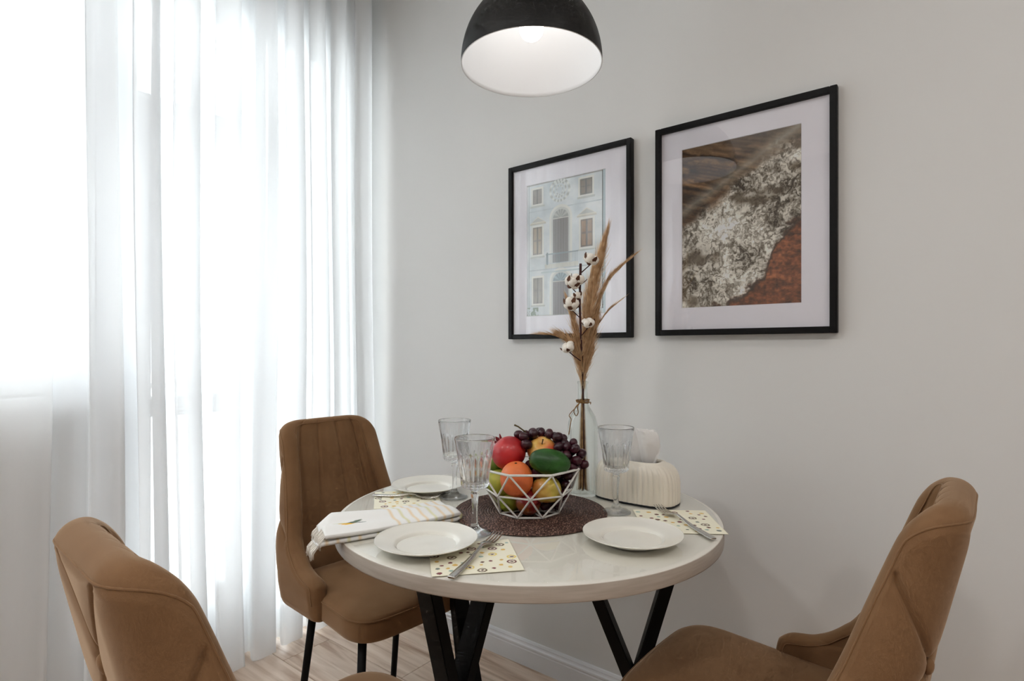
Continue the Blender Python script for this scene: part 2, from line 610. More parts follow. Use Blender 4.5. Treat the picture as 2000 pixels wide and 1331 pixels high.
bar(door, 'door_rail', .765, 1.065, .905, .975, 2.200, 2.275)
bar(door, 'door_rail', .765, 1.065, .03, .25, 2.200, 2.275)
obj('pane', box('pane', .765, 1.065, 2.236, 2.242, .975, 1.895, 'window_glass'), door)
obj('pane', box('pane', .765, 1.065, 2.236, 2.242, .25, .905, 'window_glass'), door)
hd = obj('door_handle', tube('door_handle', [(.73, 2.20, 1.02), (.73, 2.165, 1.02), (.735, 2.155, 1.02), (.82, 2.152, 1.02)], .008, 'pvc_white'), door)
# loggia outside the door: floor slab, glazing bars and a handrail
lg = bpy.data.objects.new('window_2', None); COL.objects.link(lg); struct(lg)
for xx in (-2.0, -1.2, -.4, .4, 1.2, 1.9, 2.6):
    obj('mullion', box('mullion', xx - .03, xx + .03, 3.55, 3.61, -.1, 2.72, 'pvc_white'), lg)
for zz in (1.02, 2.05, 2.66):
    obj('transom', box('transom', -2.2, 2.8, 3.545, 3.615, zz, zz + .06, 'pvc_white'), lg)
obj('balcony_floor', box('balcony_floor', -2.4, 2.9, 2.43, 3.7, -.20, -.1, 'trim_white'), lg)

# ---------------------------------------------------------------- curtain
def curtain_mesh():
    n, nz_ = 560, 22
    t = np.linspace(0, 1, n)
    # phase: wide soft folds on the left, tighter pleats towards the right end
    ph = 2 * PI * (11.4 * t + 7.5 * np.clip(t - .52, 0, 1) ** 1.5 * 2.2 + .28 * np.sin(2 * PI * 2.3 * t + .7) + .16 * np.sin(2 * PI * 5.1 * t + 2.))
    amp = .040 * (1 + .35 * np.sin(2 * PI * 3.7 * t + 1.))
    zs = np.linspace(.012, 2.81, nz_)
    V = np.zeros((nz_, n, 3))
    for k, z in enumerate(zs):
        g = 1.0 - .30 * (z / 2.81)
        drift = .018 * np.sin(2 * PI * 4.3 * t + 1.6 * z) * (1 - z / 2.81)
        xx = -1.75 + 3.345 * t + drift - .028 * g * np.sin(2 * ph + .2)
        yy = 2.045 + amp * g * np.sin(ph + .05 * math.sin(z * 2)) + .006 * np.sin(3 * ph + z) + .0025 * np.sin(7.3 * ph + .8 * z)
        V[k, :, 0] = np.minimum(xx, X_W - .012); V[k, :, 1] = yy; V[k, :, 2] = z
    V[0, :, 2] += .006 * np.sin(2 * PI * 7 * t)
    return mesh('curtain', V.reshape(-1, 3), grid_faces(nz_, n), 'sheer_fabric')
cu = thing('curtain', 'floor-length sheer white curtain hanging in folds over the window', 'curtain', (0, 0, 0))
obj('fabric', curtain_mesh(), cu)
ra = obj('curtain_rail', box('curtain_rail', -1.8, X_W - .01, 2.01, 2.08, 2.815, 2.85, 'trim_white', bevel=.004), cu)

# ---------------------------------------------------------------- pictures
def print_grid(name, w, h, fn, nx, ny, material):
    """flat print standing in the YZ plane (local: x to the right as seen, y up), colours from fn(u, v), v down"""
    u = np.linspace(0, 1, nx); v = np.linspace(0, 1, ny)
    U, Vv = np.meshgrid(u, v)
    P = np.stack([(U - .5) * w, (.5 - Vv) * h, np.zeros_like(U)], -1).reshape(-1, 3)
    me = mesh(name, P, [q[::-1] for q in grid_faces(ny, nx)], material, smooth=False)
    set_print(me, fn(U.ravel(), Vv.ravel()))
    return me

def facade(u, v):
    n = fbm(u * 6, v * 9, 5, 3)
    col = np.array([208, 215, 217.]) + (n[:, None] - .5) * np.array([64, 52, 46.])
    col = np.clip(col, 0, 240)
    def rect(a, b_, c, d_, rgb, jit=0):
        nonlocal col
        m_ = (u >= a) & (u <= b_) & (v >= c) & (v <= d_)
        col[m_] = np.array(rgb, float) + (fbm(u[m_] * 60, v[m_] * 20, 2, 9)[:, None] - .5) * jit
    def shutters(a, b_, c, d_, rgb, warm):
        rect(a - .022, b_ + .022, c - .015, d_ + .02, (226, 226, 218), 10)
        rect(a, b_, c, d_, rgb, 30)
        mid = (a + b_) / 2
        rect(mid - .006, mid + .006, c, d_, (70, 60, 50))
        for s_ in (a + .012, mid + .012):
            rect(s_, s_ + (b_ - a) / 2 - .026, c + .012, c + (d_ - c) * .45, warm, 24)
            rect(s_, s_ + (b_ - a) / 2 - .026, c + (d_ - c) * .53, d_ - .012, warm, 24)
        rect(a - .035, b_ + .035, d_ + .012, d_ + .026, (182, 186, 180), 10)
    # cornices and bands
    rect(0, 1, 0, .012, (150, 150, 145), 20)
    rect(.03, .95, .205, .214, (180, 190, 194), 10)
    rect(.03, .95, .648, .656, (176, 184, 188), 10)
    # shield relief between the upper windows
    for (cx, cy, rx, ry, k) in ((.44, .085, .135, .085, 0), (.44, .08, .085, .06, 1), (.44, .085, .045, .038, 2)):
        rr = ((u - cx) / rx) ** 2 + ((v - cy) / ry) ** 2
        ring = (rr < 1) & (rr > .62)
        w_ = np.sin(np.arctan2(v - cy, u - cx) * (13 - 3 * k)) * .5 + .5
        col[ring] = np.array([168, 172, 168.]) + w_[ring, None] * 60
    shutters(.085, .208, .045, .155, (128, 120, 110), (140, 130, 118))
    shutters(.694, .838, .04, .152, (96, 84, 66), (118, 102, 80))
    for (a, b_, c) in ((.05, .26, .30), (.655, .89, .295)):
        mid = (a + b_) / 2
        tri = (v < c) & (v > c - .05 * (1 - np.abs(u - mid) / ((b_ - a) / 2)))
        col[tri] = (214, 210, 196)
        tri2 = (v < c - .008) & (v > c - .008 - .034 * (1 - np.abs(u - mid) / ((b_ - a) / 2.5)))
        col[tri2] = (176, 178, 172)
        rect(a, b_, c, c + .012, (190, 186, 172))
    shutters(.087, .21, .33, .535, (136, 124, 108), (168, 150, 124))
    shutters(.70, .845, .325, .522, (104, 78, 50), (150, 116, 78))
    def arch(cx, hw, top, bot, body, lun):
        def inside(h_, t_):
            r_ = h_ * .62
            return (np.abs(u - cx) < h_) & (v < bot) & ((v > t_ + r_) | (((u - cx) / h_) ** 2 + ((v - t_ - r_) / r_) ** 2 < 1))
        nonlocal col
        col[inside(hw + .045, top - .035)] = (222, 222, 214)
        col[inside(hw + .022, top - .016)] = (198, 200, 194)
        m_ = inside(hw, top)
        col[m_] = np.array(body, float) + (np.sin(u[m_] * 190)[:, None]) * 9
        l_ = m_ & (v < top + hw * .62)
        col[l_] = np.array(lun, float) + (np.sin(np.arctan2(v[l_] - top - hw * .62, u[l_] - cx) * 11)[:, None]) * 22
        rect(cx - hw, cx + hw, top + hw * .60, top + hw * .66, (206, 204, 194))
    arch(.452, .098, .225, .61, (116, 108, 102), (160, 160, 154))
    arch(.452, .098, .685, .99, (122, 114, 112), (140, 156, 162))
    rect(.25, .67, .615, .648, (202, 202, 192), 16)
    for k in range(24):
        a = .265 + k * .017
        rect(a, a + .005, .545, .615, (120, 134, 138))
    rect(.26, .67, .538, .547, (128, 142, 146)); rect(.27, .29, .53, .62, (104, 118, 122))
    shutters(.09, .215, .71, .90, (140, 134, 126), (150, 142, 130))
    rect(.2, .7, .668, .68, (176, 190, 190), 10)
    rect(.03, .036, 0, 1, (104, 112, 114)); rect(.952, .964, 0, .96, (52, 58, 60)); rect(.965, 1, 0, 1, (168, 184, 190), 14)
    g_ = (v > .93) & (u < .16) & (fbm(u * 40, v * 40, 3, 5) > .48)
    col[g_] = (118, 134, 112)
    rect(0, 1, .99, 1, (170, 170, 162), 30)
    return slin(np.clip(col, 0, 245))

def waves(u, v):
    x = u * 1.0; y = v * 1.42
    n1 = fbm(x * 5 + 3, y * 5, 5, 11); n2 = fbm(x * 16, y * 16 + 4, 4, 21); n3 = fbm(x * 42, y * 42, 3, 31)
    wy = .05 * (n1 - .5)
    # foam edge (shore side) and foam start (sea side) as functions of u
    shore = np.interp(u, [0, .2, .42, .62, .72, .78, .86, 1.0], [1.04, .995, .95, .87, .80, .66, .58, .50]) + .10 * (n2 - .5) + wy
    sea = np.interp(u, [0, .25, .5, .75, 1.0], [.46, .36, .22, .10, .05]) + .14 * (n1 - .5)
    ridge = 1 - np.abs(2 * fbm(x * 12 + 5 * n1, y * 12 + 5 * n2, 4, 41) - 1)
    fine = 1 - np.abs(2 * fbm(x * 34, y * 34 + 3 * n2, 3, 51) - 1)
    foam_t = np.clip((ridge * .5 + fine * .3 + .35 * (.55 - n1) - .52) * 3.2, 0, 1)
    bright = np.array([244, 238, 226.]); dk = np.array([50, 38, 22.])
    foam = dk + (bright - dk) * (1 - foam_t ** 1.5)[:, None] * (.62 + .62 * n1)[:, None]
    streak = fbm(x * 5, y * 44 + 6 * n1, 4, 61)
    sand = np.array([112, 62, 34.]) + (streak[:, None] - .4) * np.array([120, 78, 50.]) + (n3[:, None] - .5) * np.array([120, 74, 46.])
    wl = fbm(x * 6 + 4 * n1, y * 30 - 10 * x, 4, 71)
    water = np.array([66, 44, 24.]) + (wl[:, None] - .42) * np.array([210, 170, 128.])
    haze = np.clip((.16 - v) * 5 + (u - .45) * .9, 0, 1)[:, None]
    water = water * (1 - .5 * haze) + np.array([134, 122, 108.]) * .5 * haze
    col = water.copy()
    a = np.clip((v - sea) * 14, 0, 1)[:, None]
    hole = np.clip((fbm(x * 4 + 7, y * 6 + 2, 3, 81) - .60) * 7, 0, 1)[:, None]
    foam = foam * (1 - .75 * hole) + np.array([74, 58, 38.]) * .75 * hole
    col = col * (1 - a) + foam * a
    bands = np.clip((.55 - np.abs(v - (.40 - .40 * u)) * 9), 0, .55)[:, None]
    col = col * (1 - bands) + np.array([196, 194, 182.]) * bands * (.7 + .5 * n2)[:, None]
    s_ = np.clip((v - shore) * 26, 0, 1)[:, None]
    col = col * (1 - s_) + sand * s_
    rim = np.exp(-((v - shore - .025) / .016) ** 2)[:, None] * .7
    col = col * (1 - rim) + np.array([36, 24, 16.]) * rim
    return slin(np.clip(col, 4, 236))

def picture(y_l, y_r, z0, z1, pr, fn, nx, ny, label, face=.017):
    """frame on the picture wall; y_l / y_r its left and right edges as seen, pr the print's rectangle"""
    w, h = y_l - y_r, z1 - z0
    t = thing('framed_picture', label, 'picture', (X_W - .003, (y_l + y_r) / 2, z0), -PI / 2, 'framed pictures on the wall')
    # local axes after rz=-90deg: +x runs to the right as seen, +y points into the wall
    D = .022
    for nm, (a, b_, c, d_) in (('frame_side', (-w / 2, -w / 2 + face, 0, h)), ('frame_side', (w / 2 - face, w / 2, 0, h)),
                               ('frame_rail', (-w / 2 + face, w / 2 - face, 0, face)), ('frame_rail', (-w / 2 + face, w / 2 - face, h - face, h))):
        obj(nm, box(nm, a, b_, -D, 0, c, d_, 'black_frame', bevel=.0012), t)
    obj('backing_board', box('backing_board', -w / 2 + .004, w / 2 - .004, -.006, -.002, .004, h - .004, 'backing'), t)
    py_l, py_r, pz0, pz1 = pr
    pw, ph_ = py_l - py_r, pz1 - pz0
    cx = -((py_l + py_r) / 2 - (y_l + y_r) / 2); cz = (pz0 + pz1) / 2 - z0
    # mat board with a bevelled window
    ix, iz = w / 2 - face + .003, face - .003
    xs = [-ix, cx - pw / 2, cx + pw / 2, ix]; zs = [iz, cz - ph_ / 2, cz + ph_ / 2, h - iz]
    V = [(x_, -.0105, z_) for z_ in zs for x_ in xs] + [(x_ + s1 * .0012, -.0085, z_ + s2 * .0012) for z_, s2 in ((zs[1], 1), (zs[2], -1)) for x_, s1 in ((xs[1], 1), (xs[2], -1))]
    Fc = [(j * 4 + i, j * 4 + i + 1, j * 4 + i + 5, j * 4 + i + 4) for j in range(3) for i in range(3) if (i, j) != (1, 1)]
    Fc += [(5, 6, 17, 16), (6, 10, 19, 17), (10, 9, 18, 19), (9, 5, 16, 18)]
    obj('mat_board', mesh('mat_board', V, Fc, 'mat_board', smooth=False), t)
    obj('print', print_grid('print', pw + .003, ph_ + .003, fn, nx, ny, 'print_photo'), t, (cx, -.0082, cz), (PI / 2, 0, 0))
    obj('glass', box('glass', -ix, ix, -.0150, -.0130, iz, h - iz, 'picture_glass'), t)
    return t
picture(1.2920, .8000, 1.1800, 1.8080, (1.2160, .8960, 1.2605, 1.7320), facade, 240, 340,
        'black framed photo of a pale palace front with shutters, behind the dried flowers')
picture(.7200, .2350, 1.1845, 1.8100, (.6410, .3180, 1.2650, 1.7360), waves, 300, 430,
        'black framed photo of foamy brown sea waves on a beach')

# ---------------------------------------------------------------- pendant lamp
LX, LY, LZ = 1.107, .812, 1.833
lamp = thing('pendant_lamp', 'black dome pendant lamp with white inside and lit bulb over the table', 'lamp', (LX, LY, LZ))
R_, HH = .171, .186
outer = [(R_ * math.cos(a) ** .96, HH * math.sin(a)) for a in np.linspace(0, PI / 2 * .88, 28)]
inner = [((R_ - .0025) * math.cos(a) ** .96, (HH - .003) * math.sin(a)) for a in np.linspace(0, PI / 2 * .999, 28)]
top_r, top_z = outer[-1]
obj('shade', lathe('shade', outer + [(top_r * .6, top_z + .004), (.0, top_z + .004)], 'lamp_black', 96), lamp)
obj('shade_lining', lathe('shade_lining', [(R_, 0), (R_ - .0012, -.0006)] + inner[:-1] + [(0, HH - .003)], 'lamp_white', 96), lamp)
obj('socket', lathe('socket', [(0, .15), (.018, .15), (.02, .155), (.02, .176), (0, .176)], 'lamp_white', 32), lamp)
obj('cap', lathe('cap', [(.022, top_z), (.022, top_z + .045), (.019, top_z + .05), (.006, top_z + .052), (.004, top_z + .07), (0, top_z + .07)], 'lamp_black', 32), lamp)
bulb_prof = [(0, .061)] + [(.0300 * math.sin(a), .092 - .0305 * math.cos(a)) for a in np.linspace(.12, 2.2, 16)] + [(.015, .135), (.0135, .15), (0, .15)]
obj('bulb', lathe('bulb', bulb_prof, 'bulb_glow', 40), lamp)
obj('cord', tube('cord', [(0, 0, top_z + .06), (0, 0, Z_C - LZ)], .003, 'lamp_black'), lamp)
obj('ceiling_rose', lathe('ceiling_rose', [(0, Z_C - LZ - .025), (.05, Z_C - LZ - .025), (.055, Z_C - LZ - .02), (.055, Z_C - LZ), (0, Z_C - LZ)], 'lamp_black', 40), lamp)

# ================================================================ dining table
TX, TY, TZ, TR = 1.107, .824, .7550, .450
table = thing('dining_table', 'round cream table with glossy top and black slanted metal legs', 'table', (TX, TY, 0))
obj('tabletop', lathe('tabletop', [(0, .722), (TR - .006, .722), (TR - .001, .7232), (TR, .7255), (TR, .7515), (TR - .0008, .7528), (TR - .0022, .7533), (0, .7533)], 'table_lacquer', 160), table)
obj('edge_band', lathe('edge_band', [(TR - .002, .7225), (TR + .0006, .7232), (TR + .0008, .7255), (TR + .0008, .7512), (TR + .0003, .7520), (TR - .002, .7521)], 'table_edge', 160), table)
obj('clear_cover', lathe('clear_cover', [(TR - .010, .7534), (TR - .0095, .7540), (TR - .010, .7548), (TR - .011, .7550), (0, .7550)], 'clear_vinyl', 160), table)

def slanted_bar(name, p, q, w_plane, w_perp, tangent):
    """rectangular tube from p to q; cut level at both ends; wide across the tangent"""
    p, q = Vector(p), Vector(q)
    tn = Vector(tangent).normalized()
    ax = (q - p).normalized()
    rad = Vector((-tn.y, tn.x, 0)).normalized()
    hw = w_plane / 2 / abs(ax.z)
    V = []
    for e_ in (p, q):
        for a, b_ in ((-1, -1), (1, -1), (1, 1), (-1, 1)):
            V.append(tuple(e_ + rad * (a * hw) + tn * (b_ * w_perp / 2)))
    Fc = [(0, 1, 2, 3), (7, 6, 5, 4), (0, 4, 5, 1), (1, 5, 6, 2), (2, 6, 7, 3), (3, 7, 4, 0)]
    me = mesh(name, V, Fc, 'black_metal', smooth=False)
    bm = bmesh.new(); bm.from_mesh(me)
    bmesh.ops.recalc_face_normals(bm, faces=bm.faces)
    bmesh.ops.bevel(bm, geom=list(bm.edges), offset=.002, segments=2, affect='EDGES')
    bm.to_mesh(me); bm.free()
    return me
for ang, dz in ((176, .0), (-64, .05), (80, .0)):
    a = math.radians(ang)
    er = Vector((math.cos(a), math.sin(a), 0)); et = Vector((-math.sin(a), math.cos(a), 0))
    ro_t, ri_t = (.325, .095) if ang == 176 else (.362, .105)
    ro_f, ri_f = (.155, .40) if ang != 80 else (.155, .33)
    xz = .345 + dz
    obj('leg', slanted_bar('leg', er * ro_t + Vector((0, 0, .716)), er * ro_f, .027, .050, et), table)
    obj('leg', slanted_bar('leg', er * ri_t + Vector((0, 0, .716)), er * ri_f, .027, .050, et), table)
    obj('mounting_plate', box('mounting_plate', .07, .40, -.03, .03, .716, .7221, 'black_metal', bevel=.001), table, (0, 0, 0), (0, 0, a))

# ================================================================ chairs
class Shell:
    W, XB, RR = .185, -.235, .065
    BND = np.array([(.354, .395), (.382, .402), (.396, .420), (.401, .445), (.401, .488), (.396, .507), (.385, .518), (.368, .523), (.348, .528), (.328, .540),
                    (.314, .562), (.297, .60), (.280, .68), (.264, .78), (.247, .87), (.236, .903), (.216, .928), (.188, .942), (.155, .947), (.11, .949)])
    @staticmethod
    def base(s, z):
        L0 = Shell.W - Shell.RR
        a = np.abs(s); th = np.clip((a - L0) / Shell.RR, 0, PI / 2)
        rest = np.clip(a - L0 - Shell.RR * PI / 2, 0, None)
        xr = Shell.RR * (1 - np.cos(th)) + rest
        y = np.minimum(a, L0) + Shell.RR * np.sin(th)
        k = np.interp(z, [.39, .42, .47, .53, .565, .60, .63, .66, .72, .80, .95], [.93, .97, 1.0, 1.0, .985, .955, .915, .88, .835, .79, .73])
        wr = np.interp(z, [.5, .54, .58, .62, .70, .95], [1.0, .92, .80, .72, .66, .62])
        lean = np.interp(z, [.39, .48, .7, .95], [-.012, 0, .032, .084])
        return np.stack([Shell.XB + xr * wr - lean, np.sign(s) * y * k, np.where(z > .45, .45 + (z - .45) * .934, z)], -1)
    @staticmethod
    def normal(s, z):
        e_ = 1e-3
        du = Shell.base(s + e_, z) - Shell.base(s - e_, z)
        dv = Shell.base(s, z + e_) - Shell.base(s, z - e_)
        n = np.cross(du, dv)
        n /= np.linalg.norm(n, axis=-1, keepdims=True) + 1e-12
        # outward: away from the seat
        c_ = Shell.base(s, z) - np.array([.08, 0, 0]); c_[..., 2] = 0
        sg = np.sign((n * c_).sum(-1, keepdims=True)); sg[sg == 0] = 1
        return n * sg

def seg_dist(P, A, B):
    ab = B - A; t_ = np.clip(((P - A) @ ab) / (ab @ ab), 0, 1)
    return np.linalg.norm(P - A - t_[..., None] * ab, axis=-1)

HT = .021
def make_chair():
    root = thing('dining_chair', 'chair', 'chair', (0, 0, 0), 0, 'velvet dining chairs')
    bnd = np.array(smooth_profile([tuple(p) for p in Shell.BND], 5))
    bnd[:, 1] = np.maximum.accumulate(bnd[:, 1] + np.arange(len(bnd)) * 1e-6)
    sl = np.concatenate([[0], np.cumsum(np.linalg.norm(np.diff(bnd, axis=0), axis=1))])
    NV, NU = 168, 161
    q = np.linspace(0, sl[-1], NV)
    Sz = np.interp(q, sl, bnd[:, 0]); Zz = np.interp(q, sl, bnd[:, 1])
    t_ = np.linspace(-1, 1, NU); u = .45 * t_ + .55 * np.sin(PI / 2 * t_)
    s = u[None, :] * Sz[:, None]; z = np.repeat(Zz[:, None], NU, 1)
    poly = np.concatenate([bnd, [[0, bnd[-1, 1]]]]); poly = np.concatenate([[[0, bnd[0, 1]]], poly])
    Pp = np.stack([np.abs(s), z], -1)
    dl = np.min([seg_dist(Pp, poly[i], poly[i + 1]) for i in range(len(poly) - 1)], axis=0)
    hh = HT * np.sqrt(np.clip(1 - (1 - np.clip(dl / .020, 0, 1)) ** 2, 0, 1))
    B_ = Shell.base(s, z); N_ = Shell.normal(s, z)
    fade = np.clip(dl / .03, 0, 1)
    # inside: vertical channel seams and a soft cushion
    gi = np.zeros_like(s)
    for uc in (-.56, -.19, .19, .56):
        w_ = (u[None, :] - uc) * Sz[:, None]
        gi = np.maximum(gi, np.exp(-(w_ / .0045) ** 2) * np.clip((z - .50) / .06, 0, 1))
    hin = hh + (.003 * np.cos(u[None, :] * PI * 2.7) ** 2 - .0048 * gi) * fade
    # outside: diamond tufting drawn in with buttons
    btn = [(0, .785), (-.118, .680), (.118, .680), (0, .57), (-.15, .50), (.15, .50)]
    seams = []
    for sg in (-1, 1):
        seams += [((0, .785), (sg * .030, .868), (sg * .120, .926)), ((0, .785), (sg * .05, .72), (sg * .118, .680)),
                  ((sg * .118, .680), (sg * .165, .73), (sg * .225, .835)), ((sg * .118, .680), (sg * .055, .625), (0, .57)),
                  ((sg * .118, .680), (sg * .20, .64), (sg * .262, .60)), ((0, .57), (sg * .08, .53), (sg * .15, .50))]
    Q = np.stack([s, z], -1)
    go = np.zeros_like(s)
    for a, b_, c_ in seams:
        a, b_, c_ = map(np.array, (a, b_, c_))
        pts = [(1 - k) ** 2 * a + 2 * k * (1 - k) * b_ + k * k * c_ for k in np.linspace(0, 1, 9)]
        dd = np.min([seg_dist(Q, pts[i], pts[i + 1]) for i in range(8)], axis=0)
        go = np.maximum(go, (np.exp(-(dd / .0042) ** 2) + .55 * np.exp(-(dd / .022) ** 2)) * np.clip(dl / .022 - .6, 0, 1))
    gb = np.zeros_like(s)
    for p in btn:
        dd = np.linalg.norm(Q - np.array(p), axis=-1)
        gb = np.maximum(gb, np.exp(-(dd / .02) ** 2))
    hout = hh + (.009 - .0080 * go - .010 * gb) * fade
    Vo = B_ + N_ * hout[..., None]; Vi = B_ - N_ * hin[..., None]
    idx_o = np.arange(NV * NU).reshape(NV, NU)
    idx_i = idx_o.copy()
    inner_mask = np.zeros((NV, NU), bool); inner_mask[1:-1, 1:-1] = True
    idx_i[inner_mask] = NV * NU + np.arange(inner_mask.sum())
    V = np.concatenate([Vo.reshape(-1, 3), Vi[inner_mask]])
    Fc = []
    for i in range(NV - 1):
        for j in range(NU - 1):
            Fc.append((idx_o[i, j], idx_o[i, j + 1], idx_o[i + 1, j + 1], idx_o[i + 1, j]))
            Fc.append((idx_i[i, j], idx_i[i + 1, j], idx_i[i + 1, j + 1], idx_i[i, j + 1]))
    me = mesh('backrest', V, Fc, 'velvet'); fix_normals(me)
    back = obj('backrest', me, root)
    for (bs, bz) in btn:
        ba, bz_ = np.array([bs]), np.array([bz])
        P = Shell.base(ba, bz_)[0] + Shell.normal(ba, bz_)[0] * (HT + .001)
        nrm = Vector(Shell.normal(ba, bz_)[0])
        bme = lathe('button', [(0, -.002), (.012, -.002), (.0135, .002), (.011, .0062), (.006, .0085), (0, .0092)], 'velvet', 20)
        bo = obj('button', bme, back, P)
        bo.rotation_euler = nrm.to_track_quat('Z', 'Y').to_euler()
    # piping seams following the rim, one outside and one inside
    for side in (1, -1):
        half = []
        for k in range(2, len(bnd), 2):
            tg = bnd[min(k + 1, len(bnd) - 1)] - bnd[k - 1]; tg /= np.linalg.norm(tg)
            nn = np.array([-tg[1], tg[0]])
            p = bnd[k] + nn * .018
            if p[0] > .05 and p[1] > .45: half.append(p)
        half.append(np.array([.06, bnd[-1, 1] - .018])); half.append(np.array([0, bnd[-1, 1] - .018]))
        hs_ = np.array(half)
        full = np.concatenate([hs_ * [-1, 1], hs_[::-1][1:]])
        bs = Shell.base(full[:, 0], full[:, 1]) + Shell.normal(full[:, 0], full[:, 1]) * (HT + .0052 if side > 0 else -(HT + .0012))
        obj('piping', tube('piping', bs, .0017 if side > 0 else .0011, 'velvet', 6), back)
    # seat cushion
    def outline(n=120):
        cs = [((.213, -.205), .085), ((.213, .205), .085), ((-.205, .172), .09), ((-.205, -.172), .09)]
        pts = []
        for i in range(4):
            p0, p1, p2 = (Vector((*cs[(i + k) % 4][0], 0)) for k in (-1, 0, 1))
            r = cs[i][1]
            a = p1 + (p0 - p1).normalized() * r; c_ = p1 + (p2 - p1).normalized() * r
            for k in [j / 9 for j in range(10)]:
                pts.append(a * (1 - k) ** 2 + p1 * (2 * k * (1 - k)) + c_ * (k * k))
        P = np.array([[p.x, p.y] for p in pts])
        P = np.concatenate([P, P[:1]])
        L = np.concatenate([[0], np.cumsum(np.linalg.norm(np.diff(P, axis=0), axis=1))])
        q_ = np.linspace(0, L[-1], n, endpoint=False)
        O = np.stack([np.interp(q_, L, P[:, 0]), np.interp(q_, L, P[:, 1])], 1)
        O[:, 0] += np.where(O[:, 0] > .1, .012 * np.clip(1 - (O[:, 1] / .2) ** 2, 0, 1), 0)
        return O
    O = outline()
    n = len(O)
    rows_ = [(.05, .4875), (.25, .4872), (.45, .486), (.65, .483), (.8, .479), (.9, .4745), (.96, .470), (.985, .4655), (.997, .4600),
             (1.0, .452), (1.0, .432), (.996, .418), (.985, .409), (.96, .405), (.5, .405)]
    V = [(0, 0, .4876)]
    for r, z_ in rows_:
        V += [(o[0] * r, o[1] * r, z_) for o in O]
    V.append((0, 0, .405))
    Fc = [(0, 1 + k, 1 + (k + 1) % n) for k in range(n)] + grid_faces(len(rows_), n, True, 1)
    e_ = 1 + (len(rows_) - 1) * n
    Fc += [(len(V) - 1, e_ + (k + 1) % n, e_ + k) for k in range(n)]
    me = mesh('seat', V, Fc, 'velvet'); fix_normals(me)
    seat = obj('seat', me, root)
    obj('piping', tube('piping', [(o[0] * .997, o[1] * .997, .4615) for o in O], .0024, 'velvet', 6, closed=True), seat)
    for (x_, y_, fx, fy) in ((.155, .155, .178, .186), (.155, -.155, .178, -.186), (-.10, .150, -.165, .170), (-.10, -.150, -.165, -.170)):
        obj('leg', tube('leg', [(x_, y_, .408), ((x_ + fx) / 2, (y_ + fy) / 2, .204), (fx, fy, .006), (fx, fy, 0)], [.0115, .0105, .0095, .009], 'black_metal', 16), root)
    obj('seat_frame', box('seat_frame', -.14, .18, -.16, .16, .398, .406, 'black_metal', bevel=.002), root)
    return root

chair = make_chair()
CH = [((1.066, 1.342, 0), -PI / 2 + math.radians(-4.0), 'tan velvet chair with its back to the curtain, inner backrest facing the table'),
      ((.541, .803, 0), math.radians(-3.3), 'tan velvet chair in the left foreground, seen from behind its buttoned back'),
      ((1.180, .316, 0), PI / 2 + math.radians(-2.5), 'tan velvet chair on the right, seen from the side with its armrest wing')]
for i, (loc, rz, lb) in enumerate(CH):
    o = chair if i == 0 else copy_tree(chair)
    o.location = loc; o.rotation_euler = (0, 0, rz); o['label'] = lb

# ================================================================ tableware
plate_prof = smooth_profile([(0, .0032), (.030, .0030), (.055, .0034), (.0585, .0046), (.063, .0085), (.070, .0108), (.085, .0142), (.0975, .0178), (.0993, .0188)], 5) + \
    [(.0999, .0187), (.0998, .0178)] + smooth_profile([(.0970, .0158), (.083, .0116), (.068, .0078), (.060, .0040), (.0575, 0.0), (.0550, 0.0), (.0540, .0012), (0, .0010)], 4)
pm = lathe('plate', plate_prof, 'porcelain', 96)
for (x_, y_, lb) in ((.764, .815, 'cream porcelain dessert plate nearest the camera, left of the front fork'),
                     (1.044, .513, 'cream porcelain dessert plate on the right side of the table'),
                     (1.074, 1.139, 'cream porcelain dessert plate at the far side of the table by the curtain')):
    tag(obj('plate', pm, None, (x_, y_, TZ + .0022)), lb, 'plate', 'dessert plates')

# paper napkins with printed dots
def napkin_col(seed):
    r = np.random.RandomState(seed)
    dots = []
    for _ in range(900):
        if len(dots) > 44: break
        rad = r.choice([.056, .054, .032]) if len(dots) < 16 else r.choice([.026, .022])
        p = r.rand(2) * .9 + .05
        if all(np.hypot(*(p - d_[0])) > rad + d_[1] + .03 for d_ in dots):
            dots.append((p, rad, r.randint(0, 6), r.rand() * 6.28))
    def fn(u, v):
        col = np.tile(np.array([247, 242, 220.]), (len(u), 1))
        for p, rad, k, an in dots:
            dx, dy = u - p[0], v - p[1]
            rr = np.hypot(dx, dy) / rad
            if rad > .04:
                ring = np.array([(120, 74, 70), (110, 96, 70), (238, 214, 120), (130, 88, 90), (112, 100, 74), (242, 222, 128)][k], float)
                col[rr < 1] = ring
                col[(rr < .66)] = (236, 226, 208)
                ex = dx * math.cos(an) + dy * math.sin(an); ey = -dx * math.sin(an) + dy * math.cos(an)
                col[(((ex + .004) / (rad * .42)) ** 2 + (ey / (rad * .26)) ** 2 < 1)] = (92, 70, 58)
            else:
                col[rr < 1] = [(128, 72, 74), (120, 128, 118), (226, 186, 104), (168, 190, 178), (110, 74, 60), (230, 202, 130)][k]
        return slin(col)
    return fn
NAP = [((.784, .709), math.radians(-41.5), .162, 'dotted paper napkin under the front fork beside the nearest plate'),
       ((1.2295, .4945), math.radians(35), .172, 'dotted paper napkin at the right table edge under the right fork'),
       ((.982, 1.121), math.radians(51), .165, 'dotted paper napkin partly hidden by the folded tea towel')]
